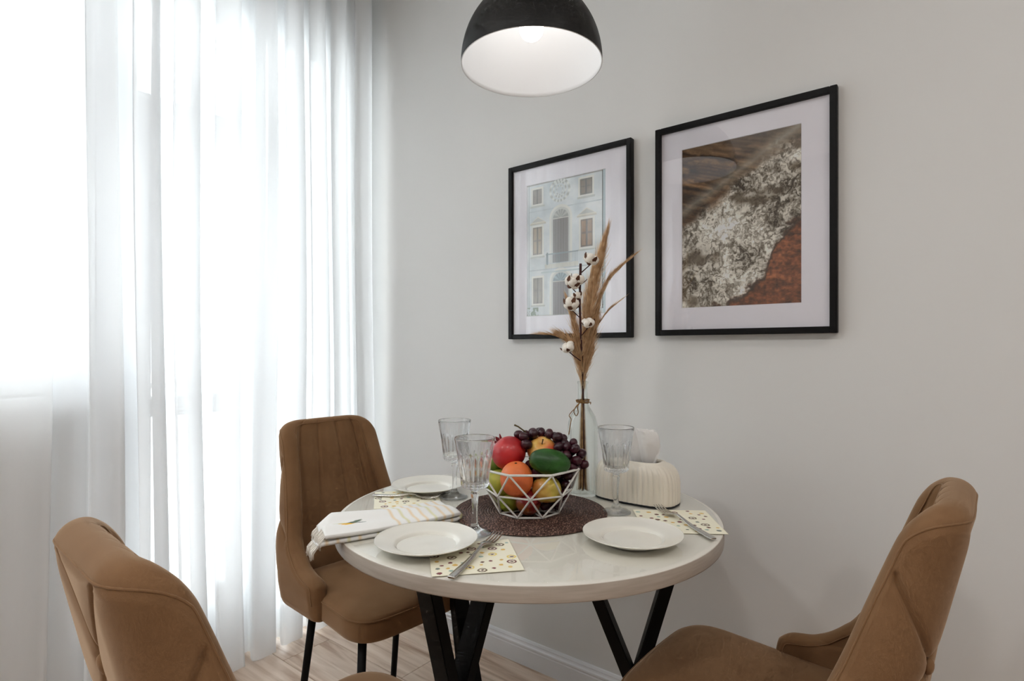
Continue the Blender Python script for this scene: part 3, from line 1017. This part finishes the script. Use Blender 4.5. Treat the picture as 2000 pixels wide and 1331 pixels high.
for i, ((x_, y_), rz, sz, lb) in enumerate(NAP):
    n_ = 110
    u = np.linspace(0, 1, n_)
    U, Vv = np.meshgrid(u, u)
    lift = .0006 + .0010 * fbm(U * 2.2, Vv * 2.2, 2, 40 + i)
    ed = np.minimum.reduce([U, 1 - U, Vv, 1 - Vv])
    P = np.stack([(U - .5) * sz, (Vv - .5) * sz, lift], -1).reshape(-1, 3)
    me = mesh('napkin', P, grid_faces(n_, n_), 'paper_print')
    set_print(me, napkin_col(60 + i)(U.ravel(), Vv.ravel()))
    o = tag(obj('paper_napkin', me, None, (x_, y_, TZ), (0, 0, rz)), lb, 'napkin', 'dotted paper napkins')
    sm = o.modifiers.new('thickness', 'SOLIDIFY'); sm.thickness = .0006; sm.offset = -1

# forks
def strip_data(secs):
    """secs: (x, y, z, width, thickness) -> bevelled flat bar along x"""
    V, n = [], 8
    for (x_, y_, z_, w, t_) in secs:
        a, b_ = w / 2, t_ / 2
        for (cy_, cz_) in ((-a, -b_ * .4), (-a * .75, -b_), (a * .75, -b_), (a, -b_ * .4), (a, b_ * .4), (a * .75, b_), (-a * .75, b_), (-a, b_ * .4)):
            V.append((x_, y_ + cy_, z_ + cz_))
    Fc = grid_faces(len(secs), n, True) + [tuple(range(n)), tuple((len(secs) - 1) * n + k for k in range(n))]
    return V, Fc
def fork(loc, rz, label, L=1.0):
    t = thing('fork', label, 'fork', loc, rz, 'table forks')
    sec = smooth_profile([(0, 0, .0026, .0125, .0034), (.004, 0, .0026, .0150, .0038), (.03, 0, .0028, .0150, .0040), (.07, 0, .0040, .0112, .0038), (.102, 0, .0086, .0072, .0034),
                          (.120, 0, .0112, .0066, .0032), (.130, 0, .0112, .0100, .0026), (.138, 0, .0098, .0200, .0022), (.148, 0, .0072, .0246, .0020), (.158, 0, .0050, .0250, .0019)], 4)
    me = mesh('handle', *strip_data([(a * L, b_, c_, d_, e_) for a, b_, c_, d_, e_ in sec]), 'steel'); fix_normals(me)
    obj('handle', me, t)
    for k in range(4):
        y_ = (k - 1.5) * .0066
        ts = smooth_profile([(.157, y_, .0052, .0050, .0019), (.164, y_ * 1.0, .0042, .0042, .0019), (.180, y_ * 1.0, .0040, .0036, .0018), (.195, y_ * .98, .0064, .0032, .0017), (.206, y_ * .96, .0098, .0016, .0013)], 4)
        me = mesh('tine', *strip_data([(a * L, b_, c_, d_, e_) for a, b_, c_, d_, e_ in ts]), 'steel'); fix_normals(me)
        obj('tine', me, t)
    return t
fork((.681, .667, TZ + .0018), math.radians(19.5), 'steel fork lying across the front napkin, nearest the camera', 1.13)
fork((1.149, .386, TZ + .0018), math.radians(52), 'steel fork on the right napkin, pointing at the tissue box', 1.13)
fork((.940, 1.205, TZ + .0018), math.radians(-62), 'steel fork on the far napkin, tines reaching the tea towel', .88)

# goblets
def goblet_mesh():
    outer_ = [(0, 0), (.0325, 0), (.0335, .001), (.0325, .0022), (.026, .0042), (.015, .0082), (.0085, .0160), (.0066, .0260), (.0060, .042), (.0066, .062), (.0082, .078), (.0094, .0835),
              (.0078, .0870), (.0088, .0905), (.0150, .0940), (.0255, .0975), (.0292, .1010), (.0300, .1060), (.0306, .1160), (.0330, .1360), (.0362, .1580), (.0398, .1800), (.0432, .2000)]
    inner_ = [(.0428, .2012), (.0421, .2006), (.0385, .1800), (.0345, .1580), (.0305, .1380), (.0275, .1200), (.0235, .1100), (.0140, .1055), (0, .1045)]
    prof = smooth_profile(outer_, 3) + smooth_profile(inner_, 3)
    no = len(smooth_profile(outer_, 3))
    def mod(a, z, i):
        if i >= no: return 1.0
        if .095 < z < .170:
            k = min((z - .095) / .006, (.170 - z) / .02, 1.0)
            return 1 - .12 * k * (1 - abs(math.sin(9 * a)) ** .8)
        if .016 < z < .088:
            k = min((z - .016) / .012, (.088 - z) / .004, 1.0)
            return 1 - .09 * k * (1 - abs(math.sin(4 * a)))
        return 1.0
    return lathe('goblet', prof, 'crystal', 144, mod)
gm = goblet_mesh()
for (x_, y_, lb) in ((.885, .797, 'cut crystal wine glass between the nearest plate and the fruit basket'),
                     (1.069, 1.034, 'cut crystal wine glass beside the far plate, behind the other left glass'),
                     (1.209, .637, 'cut crystal wine glass in front of the tissue box')):
    tag(obj('wine_glass', gm, None, (x_, y_, TZ + .0008)), lb, 'glass', 'crystal wine glasses')

# placemat: coiled rings
MX, MY, MR = 1.086, .800, .182
prof = [(0, .0005)]
prof += [(MR - .002, .0005), (MR, .002)]
k = 0
r = MR - .0005
while r > .004:
    prof.append((r, .0022)); prof.append((r - .0014, .0040)); prof.append((r - .0030, .0044)); prof.append((r - .0046, .0038)); r -= .0060
prof.append((0, .0038))
tag(obj('placemat', lathe('placemat', prof, 'rattan', 128), None, (MX, MY, TZ)), 'round dark brown woven placemat under the fruit basket', 'placemat')

# ---------------------------------------------------------------- wire basket
BX, BY, BZ = 1.078, .798, TZ + .0068
bas = thing('wire_basket', 'white geometric wire basket holding the fruit', 'basket', (BX, BY, BZ))
unit = mesh('wire', *tube_data([(0, 0, 0), (0, 0, 1)], 1.0, 10), 'wire_white')
def wire(name, p, q, r=.0023):
    p, q = Vector(p), Vector(q)
    d_ = q - p
    o = obj(name, unit, bas, p, d_.to_track_quat('Z', 'Y').to_euler(), (r, r, d_.length))
    return o
A0 = math.radians(218.2)         # direction from the basket towards the camera
ring = lambda R, z, off: [(R * math.cos(A0 + off + k * PI / 4), R * math.sin(A0 + off + k * PI / 4), z) for k in range(8)]
bot_, mid_, top_ = ring(.073, 0, PI / 8), ring(.102, .050, 0), ring(.122, .106, PI / 8)
for k in range(8):
    wire('base_wire', bot_[k], bot_[(k + 1) % 8]); wire('middle_wire', mid_[k], mid_[(k + 1) % 8]); wire('rim_wire', top_[k], top_[(k + 1) % 8], .0028)
    wire('strut', mid_[k], bot_[k]); wire('strut', mid_[k], bot_[k - 1])
    wire('strut', mid_[k], top_[k]); wire('strut', mid_[k], top_[k - 1])
for k in range(4):
    wire('floor_wire', bot_[k], bot_[k + 4], .0018)

# ---------------------------------------------------------------- fruit
def fruit_mesh(name, prof, material, n=48, mod=None):
    return lathe(name, smooth_profile(prof, 6), material, n, mod)
def round_prof(r, h, dimple=.15, n=13):
    out = []
    for a in np.linspace(0, PI, n):
        rr = r * math.sin(a) ** .9
        z = -h * math.cos(a)
        z += h * dimple * (math.exp(-(rr / (r * .28)) ** 2)) * (1 if a < PI / 2 else -1)
        out.append((max(rr, 0 if a in (0, PI) else 1e-4), z))
    out[0] = (0, out[0][1]); out[-1] = (0, out[-1][1])
    return out
def set_dir(o, d_, spin=0):
    o.rotation_euler = (Vector(d_).to_track_quat('Z', 'Y') @ Quaternion((0, 0, 1), spin)).to_euler()

pom = thing('pomegranate', 'red pomegranate on top of the fruit basket at the left', 'pomegranate', (1.040, .829, .8985))
obj('skin', fruit_mesh('skin', round_prof(.0400, .0380, .04), 'pomegranate', 48, lambda a, z, i: 1 + .018 * math.cos(6 * a)), pom)
cr = []
for k in range(6):
    a0, a1 = 2 * PI * (k + .08) / 6, 2 * PI * (k + .92) / 6; am = (a0 + a1) / 2
    pts = [(.008 * math.cos(a0), .008 * math.sin(a0), .033), (.008 * math.cos(a1), .008 * math.sin(a1), .033), (.0115 * math.cos(a1), .0115 * math.sin(a1), .041), (.015 * math.cos(am), .015 * math.sin(am), .048), (.0115 * math.cos(a0), .0115 * math.sin(a0), .041)]
    cr.append((pts + [(p[0] * .8, p[1] * .8, p[2]) for p in pts], [(0, 1, 2, 3, 4), (9, 8, 7, 6, 5)] + [(i, (i + 1) % 5, 5 + (i + 1) % 5, 5 + i) for i in range(5)]))
obj('crown', mesh('crown', *join_data(cr + [lathe_data([(0, .033), (.009, .031), (.0095, .036), (.007, .038), (0, .037)], 18)]), 'pomegranate_crown', smooth=False), pom)
set_dir(pom, (-.12, .62, .62))

og = thing('orange', 'pinkish orange citrus fruit at the front of the basket', 'orange', (1.0133, .785, .8480))
obj('skin', fruit_mesh('skin', round_prof(.0375, .040, .03), 'orange_skin'), og)
obj('stem_scar', lathe('stem_scar', [(0, .0378), (.003, .0384), (.003, .0394), (0, .0398)], 'fruit_stem', 10), og)
set_dir(og, (-.2, -.1, .95))

mg = thing('green_mango', 'dark green mango lying on top of the fruit pile', 'mango', (1.052, .719, .889))
obj('skin', fruit_mesh('skin', [(0, -.048), (.010, -.046), (.020, -.037), (.0275, -.018), (.0292, .002), (.026, .022), (.017, .037), (.008, .0445), (0, .0465)], 'mango_green'), mg)
obj('stem_scar', lathe('stem_scar', [(0, -.0495), (.0022, -.0488), (.0026, -.0465), (0, -.046)], 'fruit_stem', 10), mg)
set_dir(mg, (.60, -.78, -.16))

def apple(name, label, loc, r, material, d_, spin=0.0):
    t = thing(name, label, 'apple', loc, 0, 'apples in the basket')
    obj('skin', fruit_mesh('skin', round_prof(r, r * .92, .28), material, 48, lambda a, z, i: 1 + .02 * math.cos(5 * a)), t)
    obj('stem', tube('stem', [(0, 0, r * .55), (.001, 0, r * .8), (.004, .001, r * 1.1)], [.0013, .0012, .0017], 'fruit_stem', 6), t)
    set_dir(t, d_, spin)
apple('apple', 'blushed yellow and red apple behind the green mango', (1.090, .769, .9035), .0345, 'apple_blush', (-.5, -.35, .7), .6)
apple('apple', 'yellow apple with red blush below the green mango', (1.062, .737, .8225), .0345, 'apple_yellow', (.3, .2, .9), 2.2)
apple('apple', 'dark red apple at the bottom front of the basket', (1.040, .771, .7935), .0305, 'apple_red', (-.1, .9, .3), 1.0)

def pear(label, loc, material, d_, sc=1.0):
    t = thing('pear', label, 'pear', loc, 0, 'pears in the basket')
    obj('skin', fruit_mesh('skin', [(0, -.031 * sc), (.010 * sc, -.0315 * sc), (.024 * sc, -.024 * sc), (.0315 * sc, -.004 * sc), (.027 * sc, .016 * sc), (.0175 * sc, .032 * sc), (.012 * sc, .043 * sc), (.006 * sc, .050 * sc), (0, .0495 * sc)], material), t)
    obj('stem', tube('stem', [(0, 0, .047 * sc), (.001, 0, .058 * sc), (.005, 0, .068 * sc)], [.0014, .0012, .002], 'fruit_stem', 6), t)
    set_dir(t, d_)
pear('yellow green pear at the left of the basket, stem through the wires', (1.036, .849, .826), 'pear_green', (-.42, .86, .30))
pear('darker green pear at the upper left, behind the pomegranate', (1.068, .885, .868), 'pear_dark', (.65, -.2, .6))
pear('yellow green pear low in the basket at the left', (1.050, .832, .786), 'pear_green', (.8, -.5, .1), .92)

# grape bunches: packed berries on a stalk
berry = lathe('grape', smooth_profile([(0, -.0128), (.006, -.0115), (.0098, -.005), (.0104, .001), (.0088, .0075), (.0046, .0116), (0, .0125)], 3), 'grape', 20)
def bunch(label, path, width, count, seed, stem_path):
    r_ = np.random.RandomState(seed)
    t = thing('grape_bunch', label, 'grapes', path[0], 0, 'grape bunches')
    P = np.array(smooth_profile(path, 12))
    avoid = [((1.040, .829, .8985), .040), ((1.052, .719, .889), .033), ((1.090, .769, .9035), .0345), ((1.062, .737, .8225), .0345), ((1.0133, .785, .848), .0395), ((1.040, .771, .7935), .0305), ((1.036, .849, .826), .033), ((1.068, .885, .868), .033)]
    got = []
    for _ in range(9000):
        if len(got) >= count: break
        b_ = P[r_.randint(len(P))]
        v_ = r_.randn(3); v_ /= np.linalg.norm(v_)
        p = b_ + v_ * width * r_.rand() ** .45 * np.array([1, 1, .8])
        if any(np.linalg.norm(p - q_) < .0182 for q_ in got): continue
        if any(np.linalg.norm(p - np.array(c_)) < rr + .008 for c_, rr in avoid): continue
        hr = math.hypot(p[0] - BX, p[1] - BY)
        if p[2] < BZ + .106 and hr > np.interp(p[2], [BZ, BZ + .05, BZ + .106], [.060, .088, .108]): continue
        if p[2] < BZ + .013: continue
        got.append(p)
    o0 = Vector(path[0])
    for p in got:
        g = obj('grape', berry, t, Vector(p) - o0, (r_.rand() * 6, r_.rand() * 6, r_.rand() * 6))
        s_ = .92 + .2 * r_.rand(); g.scale = (s_, s_, s_)
    st = [Vector(q_) - o0 for q_ in stem_path]
    obj('stalk', tube('stalk', st, [.0022] + [.0017] * (len(st) - 1), 'grape_stem', 8), t)
    obj('side_stalk', tube('side_stalk', [st[-1] * .55 + st[-2] * .45, st[-1] + Vector((-.012, .012, -.022)), st[-1] + Vector((-.016, .02, -.03))], [.0015, .0012, .001], 'grape_stem', 6), t)
bunch('dark purple grape bunch draped over the top of the fruit basket', [(1.050, .822, .905), (1.066, .808, .918), (1.098, .788, .926), (1.122, .745, .916), (1.130, .712, .890), (1.124, .702, .86)], .031, 110, 5,
      [(1.052, .822, .964), (1.058, .815, .960), (1.068, .806, .950), (1.078, .797, .940)])
bunch('small dark grape bunch low in the basket at the right', [(1.095, .745, .79), (1.105, .74, .82), (1.10, .77, .85), (1.05, .77, .86)], .036, 60, 8,
      [(1.10, .76, .87), (1.10, .755, .85), (1.10, .75, .83)])

# ---------------------------------------------------------------- tissue box
SX, SY = 1.345, .650
sgn_pow = lambda v, e_: math.copysign(abs(v) ** e_, v)
def oval_rows(rows_, a=.110, b=.057, e_=.62, n=320, ribs=42):
    q = np.linspace(0, 2 * PI, 4001)
    C = np.stack([b * np.sign(np.cos(q)) * np.abs(np.cos(q)) ** e_, a * np.sign(np.sin(q)) * np.abs(np.sin(q)) ** e_], 1)
    L = np.concatenate([[0], np.cumsum(np.linalg.norm(np.diff(C, axis=0), axis=1))])
    l_ = np.linspace(0, L[-1], n, endpoint=False)
    O = np.stack([np.interp(l_, L, C[:, 0]), np.interp(l_, L, C[:, 1])], 1)
    N = np.roll(O, -1, 0) - np.roll(O, 1, 0)
    N = np.stack([N[:, 1], -N[:, 0]], 1) / np.linalg.norm(N, axis=1, keepdims=True)
    wave = np.abs(np.sin(PI * ribs * l_ / L[-1])) ** .7 - 1
    V = []
    for (sc, z, rb) in rows_:
        P = O * sc + N * (wave * rb)[:, None]
        V += [(p[0], p[1], z) for p in P]
    return V, grid_faces(len(rows_), n, True)
tb = thing('tissue_box', 'cream ribbed oval tissue box with a dark base', 'tissue box', (SX, SY, TZ))
V, Fc = oval_rows([(.99, .0042, .0015), (1.0, .006, .0022), (1.0, .014, .0036), (1.003, .035, .0036), (1.0, .055, .0036), (.975, .072, .0034), (.93, .084, .0030), (.86, .0935, .0020), (.77, .099, .0007), (.70, .1010, 0.0), (.685, .1025, 0), (.66, .1042, 0), (.60, .1046, 0), (.58, .1035, 0), (.57, .098, 0)])
me = mesh('shell', V, Fc, 'tissue_case'); fix_normals(me)
obj('shell', me, tb)
V, Fc = oval_rows([(.2, .0, 0), (.985, .0, 0), (.992, .001, 0), (.992, .0042, 0), (.2, .0045, 0)])
obj('base', mesh('base', V, Fc + [tuple(range(320)), tuple(range(4 * 320, 5 * 320))], 'rubber_dark', smooth=False), tb)

ti = thing('tissue', 'white paper tissue sticking out of the tissue box', 'tissue', (SX + .004, SY - .014, TZ + .092))
def tissue_sheet(ph, w, h, lean, seed):
    nu, nv = 46, 26
    U, Vv = np.meshgrid(np.linspace(-1, 1, nu), np.linspace(0, 1, nv))
    wid = w * (.62 + .42 * np.sin(Vv * 2.1) + .05 * np.sin(5 * Vv + seed))
    x_ = lean * Vv + .020 * np.sin(U * 3.4 + ph) * (.5 + Vv * .7) + .010 * (fbm(U * 2 + 3, Vv * 3, 3, seed) - .5)
    y_ = U * wid + .01 * Vv
    z_ = h * Vv * (1 - .06 * U ** 4 * Vv) + .010 * (fbm(U * 3 + 9, Vv * 2 + 4, 3, seed + 3) - .5)
    return np.stack([x_, y_, z_], -1).reshape(-1, 3), grid_faces(nv, nu)
for k, (ph, w, h, ln, sd) in enumerate(((.2, .058, .092, -.022, 3), (1.9, .056, .086, .018, 6), (3.4, .052, .090, .0, 11))):
    o = obj('sheet', mesh('sheet', *tissue_sheet(ph, w, h, ln, sd), 'tissue_paper'), ti)

# ---------------------------------------------------------------- vase with dried flowers
VX, VY = 1.302, .785
vase_o = [(0, 0), (.034, 0), (.0385, .003), (.0400, .010), (.0402, .06), (.0402, .165), (.0392, .185), (.0345, .207), (.0250, .224), (.0175, .236), (.0140, .250), (.0132, .275), (.0134, .292), (.0146, .297), (.0146, .302)]
vase_i = [(.0128, .3025), (.0116, .297), (.0112, .275), (.0118, .250), (.0152, .236), (.0225, .223), (.0320, .205), (.0372, .184), (.0382, .165), (.0382, .06), (.0380, .014), (.034, .009), (0, .008)]
tag(obj('glass_bottle_vase', lathe('glass_bottle_vase', smooth_profile(vase_o, 4) + smooth_profile(vase_i, 4), 'vase_glass', 64), None, (VX, VY, TZ + .0004)), 'clear glass bottle vase behind the fruit basket', 'vase')

# lateral = to the right in view, away = further from the camera
lat = Vector((math.sin(YAW), -math.cos(YAW), 0)); fwd = Vector((math.cos(YAW), math.sin(YAW), 0))
VB = Vector((VX, VY, TZ))
def vp(l, h, a=0.0):
    """point around the vase: l metres to its right, h above the table top, a metres away"""
    return VB + lat * l + fwd * a + Vector((0, 0, h))

tw = thing('twine', 'jute twine tied in a bow around the vase neck', 'twine', tuple(VB + Vector((0, 0, .24))))
for k in range(3):
    rr = .0162 + .0008 * k
    obj('loop', tube('loop', [Vector((rr * math.cos(a), rr * math.sin(a), .0065 + .003 * k + .0012 * math.sin(a + k))) for a in np.linspace(0, 2 * PI, 24, endpoint=False)], .0013, 'twine', 6, closed=True), tw)
bow = [vp(-.010, .246, -.018) - VB - Vector((0, 0, .24)), vp(-.020, .238, -.022) - VB - Vector((0, 0, .24)), vp(-.026, .224, -.022) - VB - Vector((0, 0, .24)), vp(-.020, .213, -.024) - VB - Vector((0, 0, .24)), vp(-.015, .222, -.025) - VB - Vector((0, 0, .24)), vp(-.016, .236, -.022) - VB - Vector((0, 0, .24)), vp(-.010, .247, -.018) - VB - Vector((0, 0, .24))]
obj('bow', tube('bow', smooth_profile(bow, 5), .0012, 'twine', 6), tw)
tail = [vp(-.012, .246, -.018), vp(-.022, .234, -.024), vp(-.034, .222, -.026), vp(-.039, .213, -.028), vp(-.034, .205, -.030), vp(-.037, .190, -.034), vp(-.041, .165, -.036)]
obj('tail', tube('tail', smooth_profile([p - VB - Vector((0, 0, .24)) for p in tail], 5), .0012, 'twine', 6), tw)
tail = [vp(.012, .246, -.014), vp(.019, .248, -.016), vp(.018, .243, -.018)]
obj('tail', tube('tail', smooth_profile([p - VB - Vector((0, 0, .24)) for p in tail], 5), .0012, 'twine', 6), tw)

def plume(label, path, width, count, seed, strand=.05, start=.35, foot=(0, 0), droop=.25):
    """dried grass: stem in the bottle, feathery head of fine strands along the upper path"""
    r_ = np.random.RandomState(seed)
    root = vp(foot[0], .012, foot[1])
    t = thing('pampas_stem', label, 'dried grass', tuple(root), 0, 'dried grass stems in the vase')
    P = np.array([tuple(p - root) for p in [root, vp(foot[0] * .3, .23, foot[1] * .3), vp(0, .30, 0)] + [vp(*q_) for q_ in path]])
    C = np.array(smooth_profile([tuple(p) for p in P], 10))
    obj('stem', tube('stem', [tuple(c_) for c_ in C], list(np.linspace(.0022, .0007, len(C))), 'stem_brown', 6), t)
    L = np.concatenate([[0], np.cumsum(np.linalg.norm(np.diff(C, axis=0), axis=1))])
    l0 = L[20] if start is None else L[-1] * start
    parts = []
    for k in range(int(count * .6)):
        q_ = r_.rand() ** .85
        l_ = l0 + (L[-1] - l0) * q_
        b_ = np.array([np.interp(l_, L, C[:, i]) for i in range(3)])
        f_ = np.array([np.interp(min(l_ + .02, L[-1]), L, C[:, i]) for i in range(3)]) - np.array([np.interp(l_ - .02, L, C[:, i]) for i in range(3)])
        f_ /= np.linalg.norm(f_)
        v_ = r_.randn(3); v_ -= f_ * (v_ @ f_); v_ /= np.linalg.norm(v_)
        env = math.sin(PI * min(max(q_, .04), .98)) ** .55 * (1 - .35 * q_)
        ln = strand * (.55 + .8 * r_.rand())
        out = width * env * (.2 + .8 * r_.rand() + (.9 * r_.rand() if r_.rand() < .22 else 0))
        p0 = b_; p1 = b_ + f_ * ln * .45 + v_ * out * .65; p2 = b_ + f_ * ln * (1.0 - .15 * r_.rand()) + v_ * out - np.array([0, 0, droop * out * r_.rand()])
        w_ = .0004 + .0003 * r_.rand()
        sd = np.cross(f_, v_)
        if r_.rand() < .5: sd = sd * .5 + v_ * .5
        sd = sd / np.linalg.norm(sd) * w_
        sd2 = np.cross(sd / w_, f_) * w_
        vs = [p0 + sd, p0 - sd, p1 + sd, p1 - sd, p1 + sd2, p2]
        parts.append((vs, [(0, 1, 3, 2), (2, 3, 5), (2, 4, 5), (3, 4, 5)]))
    o = obj('plume', mesh('plume', *join_data(parts), 'pampas', smooth=False), t)
    return t
plume('tall pampas plume standing straight up in the middle of the vase', [(.010, .36, .0), (.018, .45, .0), (.030, .55, .0), (.050, .645, .0), (.056, .668, .0)], .030, 3600, 1, .066, .46, (.004, .01))
plume('second pampas plume leaning slightly, tucked behind the tallest one', [(.004, .36, .02), (.012, .45, .025), (.022, .53, .03), (.030, .585, .03)], .032, 2800, 2, .066, .44, (-.004, .012))
plume('slim dried grass spike reaching out to the upper right', [(.012, .37, .01), (.030, .47, .012), (.062, .56, .012), (.098, .605, .012), (.124, .628, .01)], .0085, 1300, 3, .045, .62, (.008, .004))
plume('short dried plume bending to the left, just over the vase mouth', [(-.008, .345, -.01), (-.022, .385, -.02), (-.042, .412, -.024), (-.054, .417, -.026)], .021, 1500, 4, .045, .72, (-.008, .0))
plume('dried plume with a soft head on the left, below the cotton', [(-.006, .36, -.012), (-.016, .42, -.016), (-.026, .465, -.016), (-.034, .49, -.016)], .024, 1900, 5, .055, .52, (-.002, -.006))
plume('thin wispy grass blade pointing right at half height', [(.016, .37, .0), (.034, .44, -.004), (.062, .485, -.006), (.090, .510, -.006)], .005, 300, 6, .04, .6, (.010, -.006))
plume('thin wispy grass blade arching out to the far left', [(-.012, .35, .006), (-.040, .405, .008), (-.075, .425, .010), (-.103, .428, .012)], .005, 260, 7, .04, .72, (-.010, .006))
plume('feathery dried plume low on the right side of the bunch', [(.014, .35, .004), (.024, .40, .006), (.036, .46, .008), (.042, .50, .010)], .018, 1600, 8, .055, .5, (.012, .008))

# cotton branch with open bolls
croot = vp(.000, .012, -.004)
ct = thing('cotton_branch', 'maroon cotton branch with open white bolls among the grasses', 'cotton branch', tuple(croot))
def cp(l, h, a=0.0): return vp(l, h, a) - croot
obj('stem', tube('stem', smooth_profile([tuple(cp(*q_)) for q_ in ((0, .012, -.004), (.002, .15, -.002), (0, .30, -.004), (-.008, .42, -.03), (-.012, .50, -.036), (-.011, .57, -.036), (-.010, .612, -.036))], 6), [.0028] * 30 + [.0034] * 7, 'stem_maroon', 8), ct)
tuft = lathe('tuft', smooth_profile([(0, -.0125), (.008, -.011), (.0128, -.003), (.0120, .006), (.0066, .0115), (0, .0125)], 3), 'cotton', 18, lambda a, z, i: 1 + .05 * math.sin(5 * a + i))
for k, (l, h, a, sc, fl) in enumerate(((.016, .622, -.040, 1.0, .5), (-.018, .569, -.046, .95, -.2), (-.034, .560, -.044, 1.0, -.9), (-.036, .504, -.048, 1.02, -.9), (-.020, .526, -.040, .7, -.5), (.008, .456, -.048, .85, .4), (-.042, .393, -.040, .9, -1.))):
    c_ = cp(l, h, a)
    bo = obj('boll', lathe('boll', [(0, -.016), (.003, -.0155), (.006, -.013), (.007, -.009), (.004, -.007), (0, -.006)], 'husk', 14), ct, c_)
    bo.scale = (sc, sc, sc)
    bo.rotation_euler = (.35, fl * .6, k * .9)
    for j in range(4):
        an = j * PI / 2 + .4
        obj('cotton_tuft', tuft, bo, (.0092 * math.cos(an), .0092 * math.sin(an), .001), (0, .5, an), (.86, .86, 1.0))
        hl = [(.0115 * math.cos(an + PI / 4 + s_) * q_, .0115 * math.sin(an + PI / 4 + s_) * q_, z_) for z_, q_, s_ in
              ((-.012, .45, -.3), (-.012, .45, .3), (-.003, 1.55, -.34), (-.003, 1.55, .34), (.005, 1.95, -.18), (.005, 1.95, .18), (.010, 2.02, 0))]
        hl = hl + [(p[0] * .93, p[1] * .93, p[2] + .0004) for p in hl]
        obj('bract', mesh('bract', hl, [(0, 1, 3, 2), (2, 3, 5, 4), (4, 5, 6), (9, 10, 8, 7), (11, 12, 10, 9), (13, 12, 11), (0, 2, 9, 7), (2, 4, 11, 9), (4, 6, 13, 11), (6, 5, 12, 13), (5, 3, 10, 12), (3, 1, 8, 10)], 'husk', smooth=False), bo)
    bw = cp(-.010, h - .035, -.034)
    obj('twig', tube('twig', [tuple(bw), tuple((bw + c_) / 2 + Vector((0, 0, -.006))), tuple(c_ + Vector((0, 0, -.012 * sc)))], .0014, 'stem_maroon', 6), ct)

# ---------------------------------------------------------------- folded tea towel
tow = thing('tea_towel', 'white folded tea towel with yellow stripes and a lemon motif, hanging over the table edge', 'towel', (.950, .933, TZ))
ax_t = math.atan2(.101, -.278)         # local +x runs from the fold towards the fringed end
tow.rotation_euler = (0, 0, ax_t)
def towel_z(x_, q, layer):
    edge = .282 + .02 * q
    over = np.clip(x_ - edge, 0, None)
    return .0052 + layer * .0150 - over * .8
Lm, R0 = .300, .0078
ps = []
for x_ in np.linspace(Lm + .006, .012, 56): ps.append((x_, 0, 0))
for a in np.linspace(-PI / 2, PI / 2, 14)[1:-1]: ps.append((.012 - R0 * 1.5 * math.cos(a), .5 + .5 * math.sin(a), 1))
for x_ in np.linspace(.012, Lm - .006, 56): ps.append((x_, 1, 2))
nq = 44
V, cols = [], []
for (x_, ly, _) in ps:
    for j in range(nq):
        q = -1 + 2 * j / (nq - 1)
        hw = .0600 + .016 * (x_ / Lm)
        z_ = towel_z(np.array(x_), q, ly)
        z_ = float(z_) + .0030 * math.sin(6 * q + 22 * x_) * ly * (.2 + x_ / Lm) + .0026 * math.sin(18 * x_ + 3 * q) * ly
        ed = abs(q) ** 8
        z_ -= .003 * ed * ly
        shrink = .004 * (1 - ly)
        V.append((x_ + .01 * q * (x_ / Lm), q * (hw - shrink) + .004 * math.sin(x_ * 16), z_))
        c_ = np.array([246, 245, 242.])
        stripe = (x_ < .165) if ly > .5 else (x_ < .30)
        ph = (x_ / .0205) % 1
        if stripe and ph < .20 and abs(q) < 1.01:
            c_ = np.array([242, 220, 186.]) if int(x_ / .0205) % 3 else np.array([230, 226, 186.])
        if ly > .9:
            lx, lw = x_ - .243, q * hw - .008
            if (lx / .016) ** 2 + ((lw - .013) / .014) ** 2 < 1: c_ = np.array([250, 190, 50.])
            a_, b2 = lx + .004, lw + .010
            for (ox, oy, an, la, lb_, cc) in ((-.014, -.004, .5, .022, .0068, (110, 126, 110)), (-.024, .004, -.4, .018, .0058, (96, 110, 104)), (.012, -.008, -.25, .016, .003, (206, 214, 110)), (-.012, .010, 1.2, .010, .004, (122, 136, 104))):
                ex = (lx - ox) * math.cos(an) + (lw - oy) * math.sin(an); ey = -(lx - ox) * math.sin(an) + (lw - oy) * math.cos(an)
                if (ex / la) ** 2 + (ey / lb_) ** 2 < 1: c_ = np.array(cc, float)
        cols.append(slin(c_))
me = mesh('cloth', V, grid_faces(len(ps), nq), 'towel_print')
set_print(me, np.array(cols))
cl = obj('cloth', me, tow)
sm = cl.modifiers.new('thickness', 'SOLIDIFY'); sm.thickness = .0075; sm.offset = 0
fr_parts = []
r_ = np.random.RandomState(3)
for row_i, ly in ((0, 0), (len(ps) - 1, 1)):
    for j in range(150):
        q = -1 + 2 * r_.rand()
        jj = int((q + 1) / 2 * (nq - 1))
        p0 = Vector(V[row_i * nq + jj]) + Vector((0, 0, (r_.rand() - .5) * .005))
        p1 = p0 + Vector((.007 + .005 * r_.rand(), (r_.rand() - .5) * .006, -.008 - .006 * r_.rand()))
        p2 = p1 + Vector((.003 * r_.rand(), (r_.rand() - .5) * .006, -.008 - .006 * r_.rand()))
        fr_parts.append(tube_data([p0, p1, p2], [.0009, .0008, .0006], 5))
me = mesh('fringe', *join_data(fr_parts), 'cotton')
fo = obj('fringe', me, tow); fo['kind'] = 'stuff'
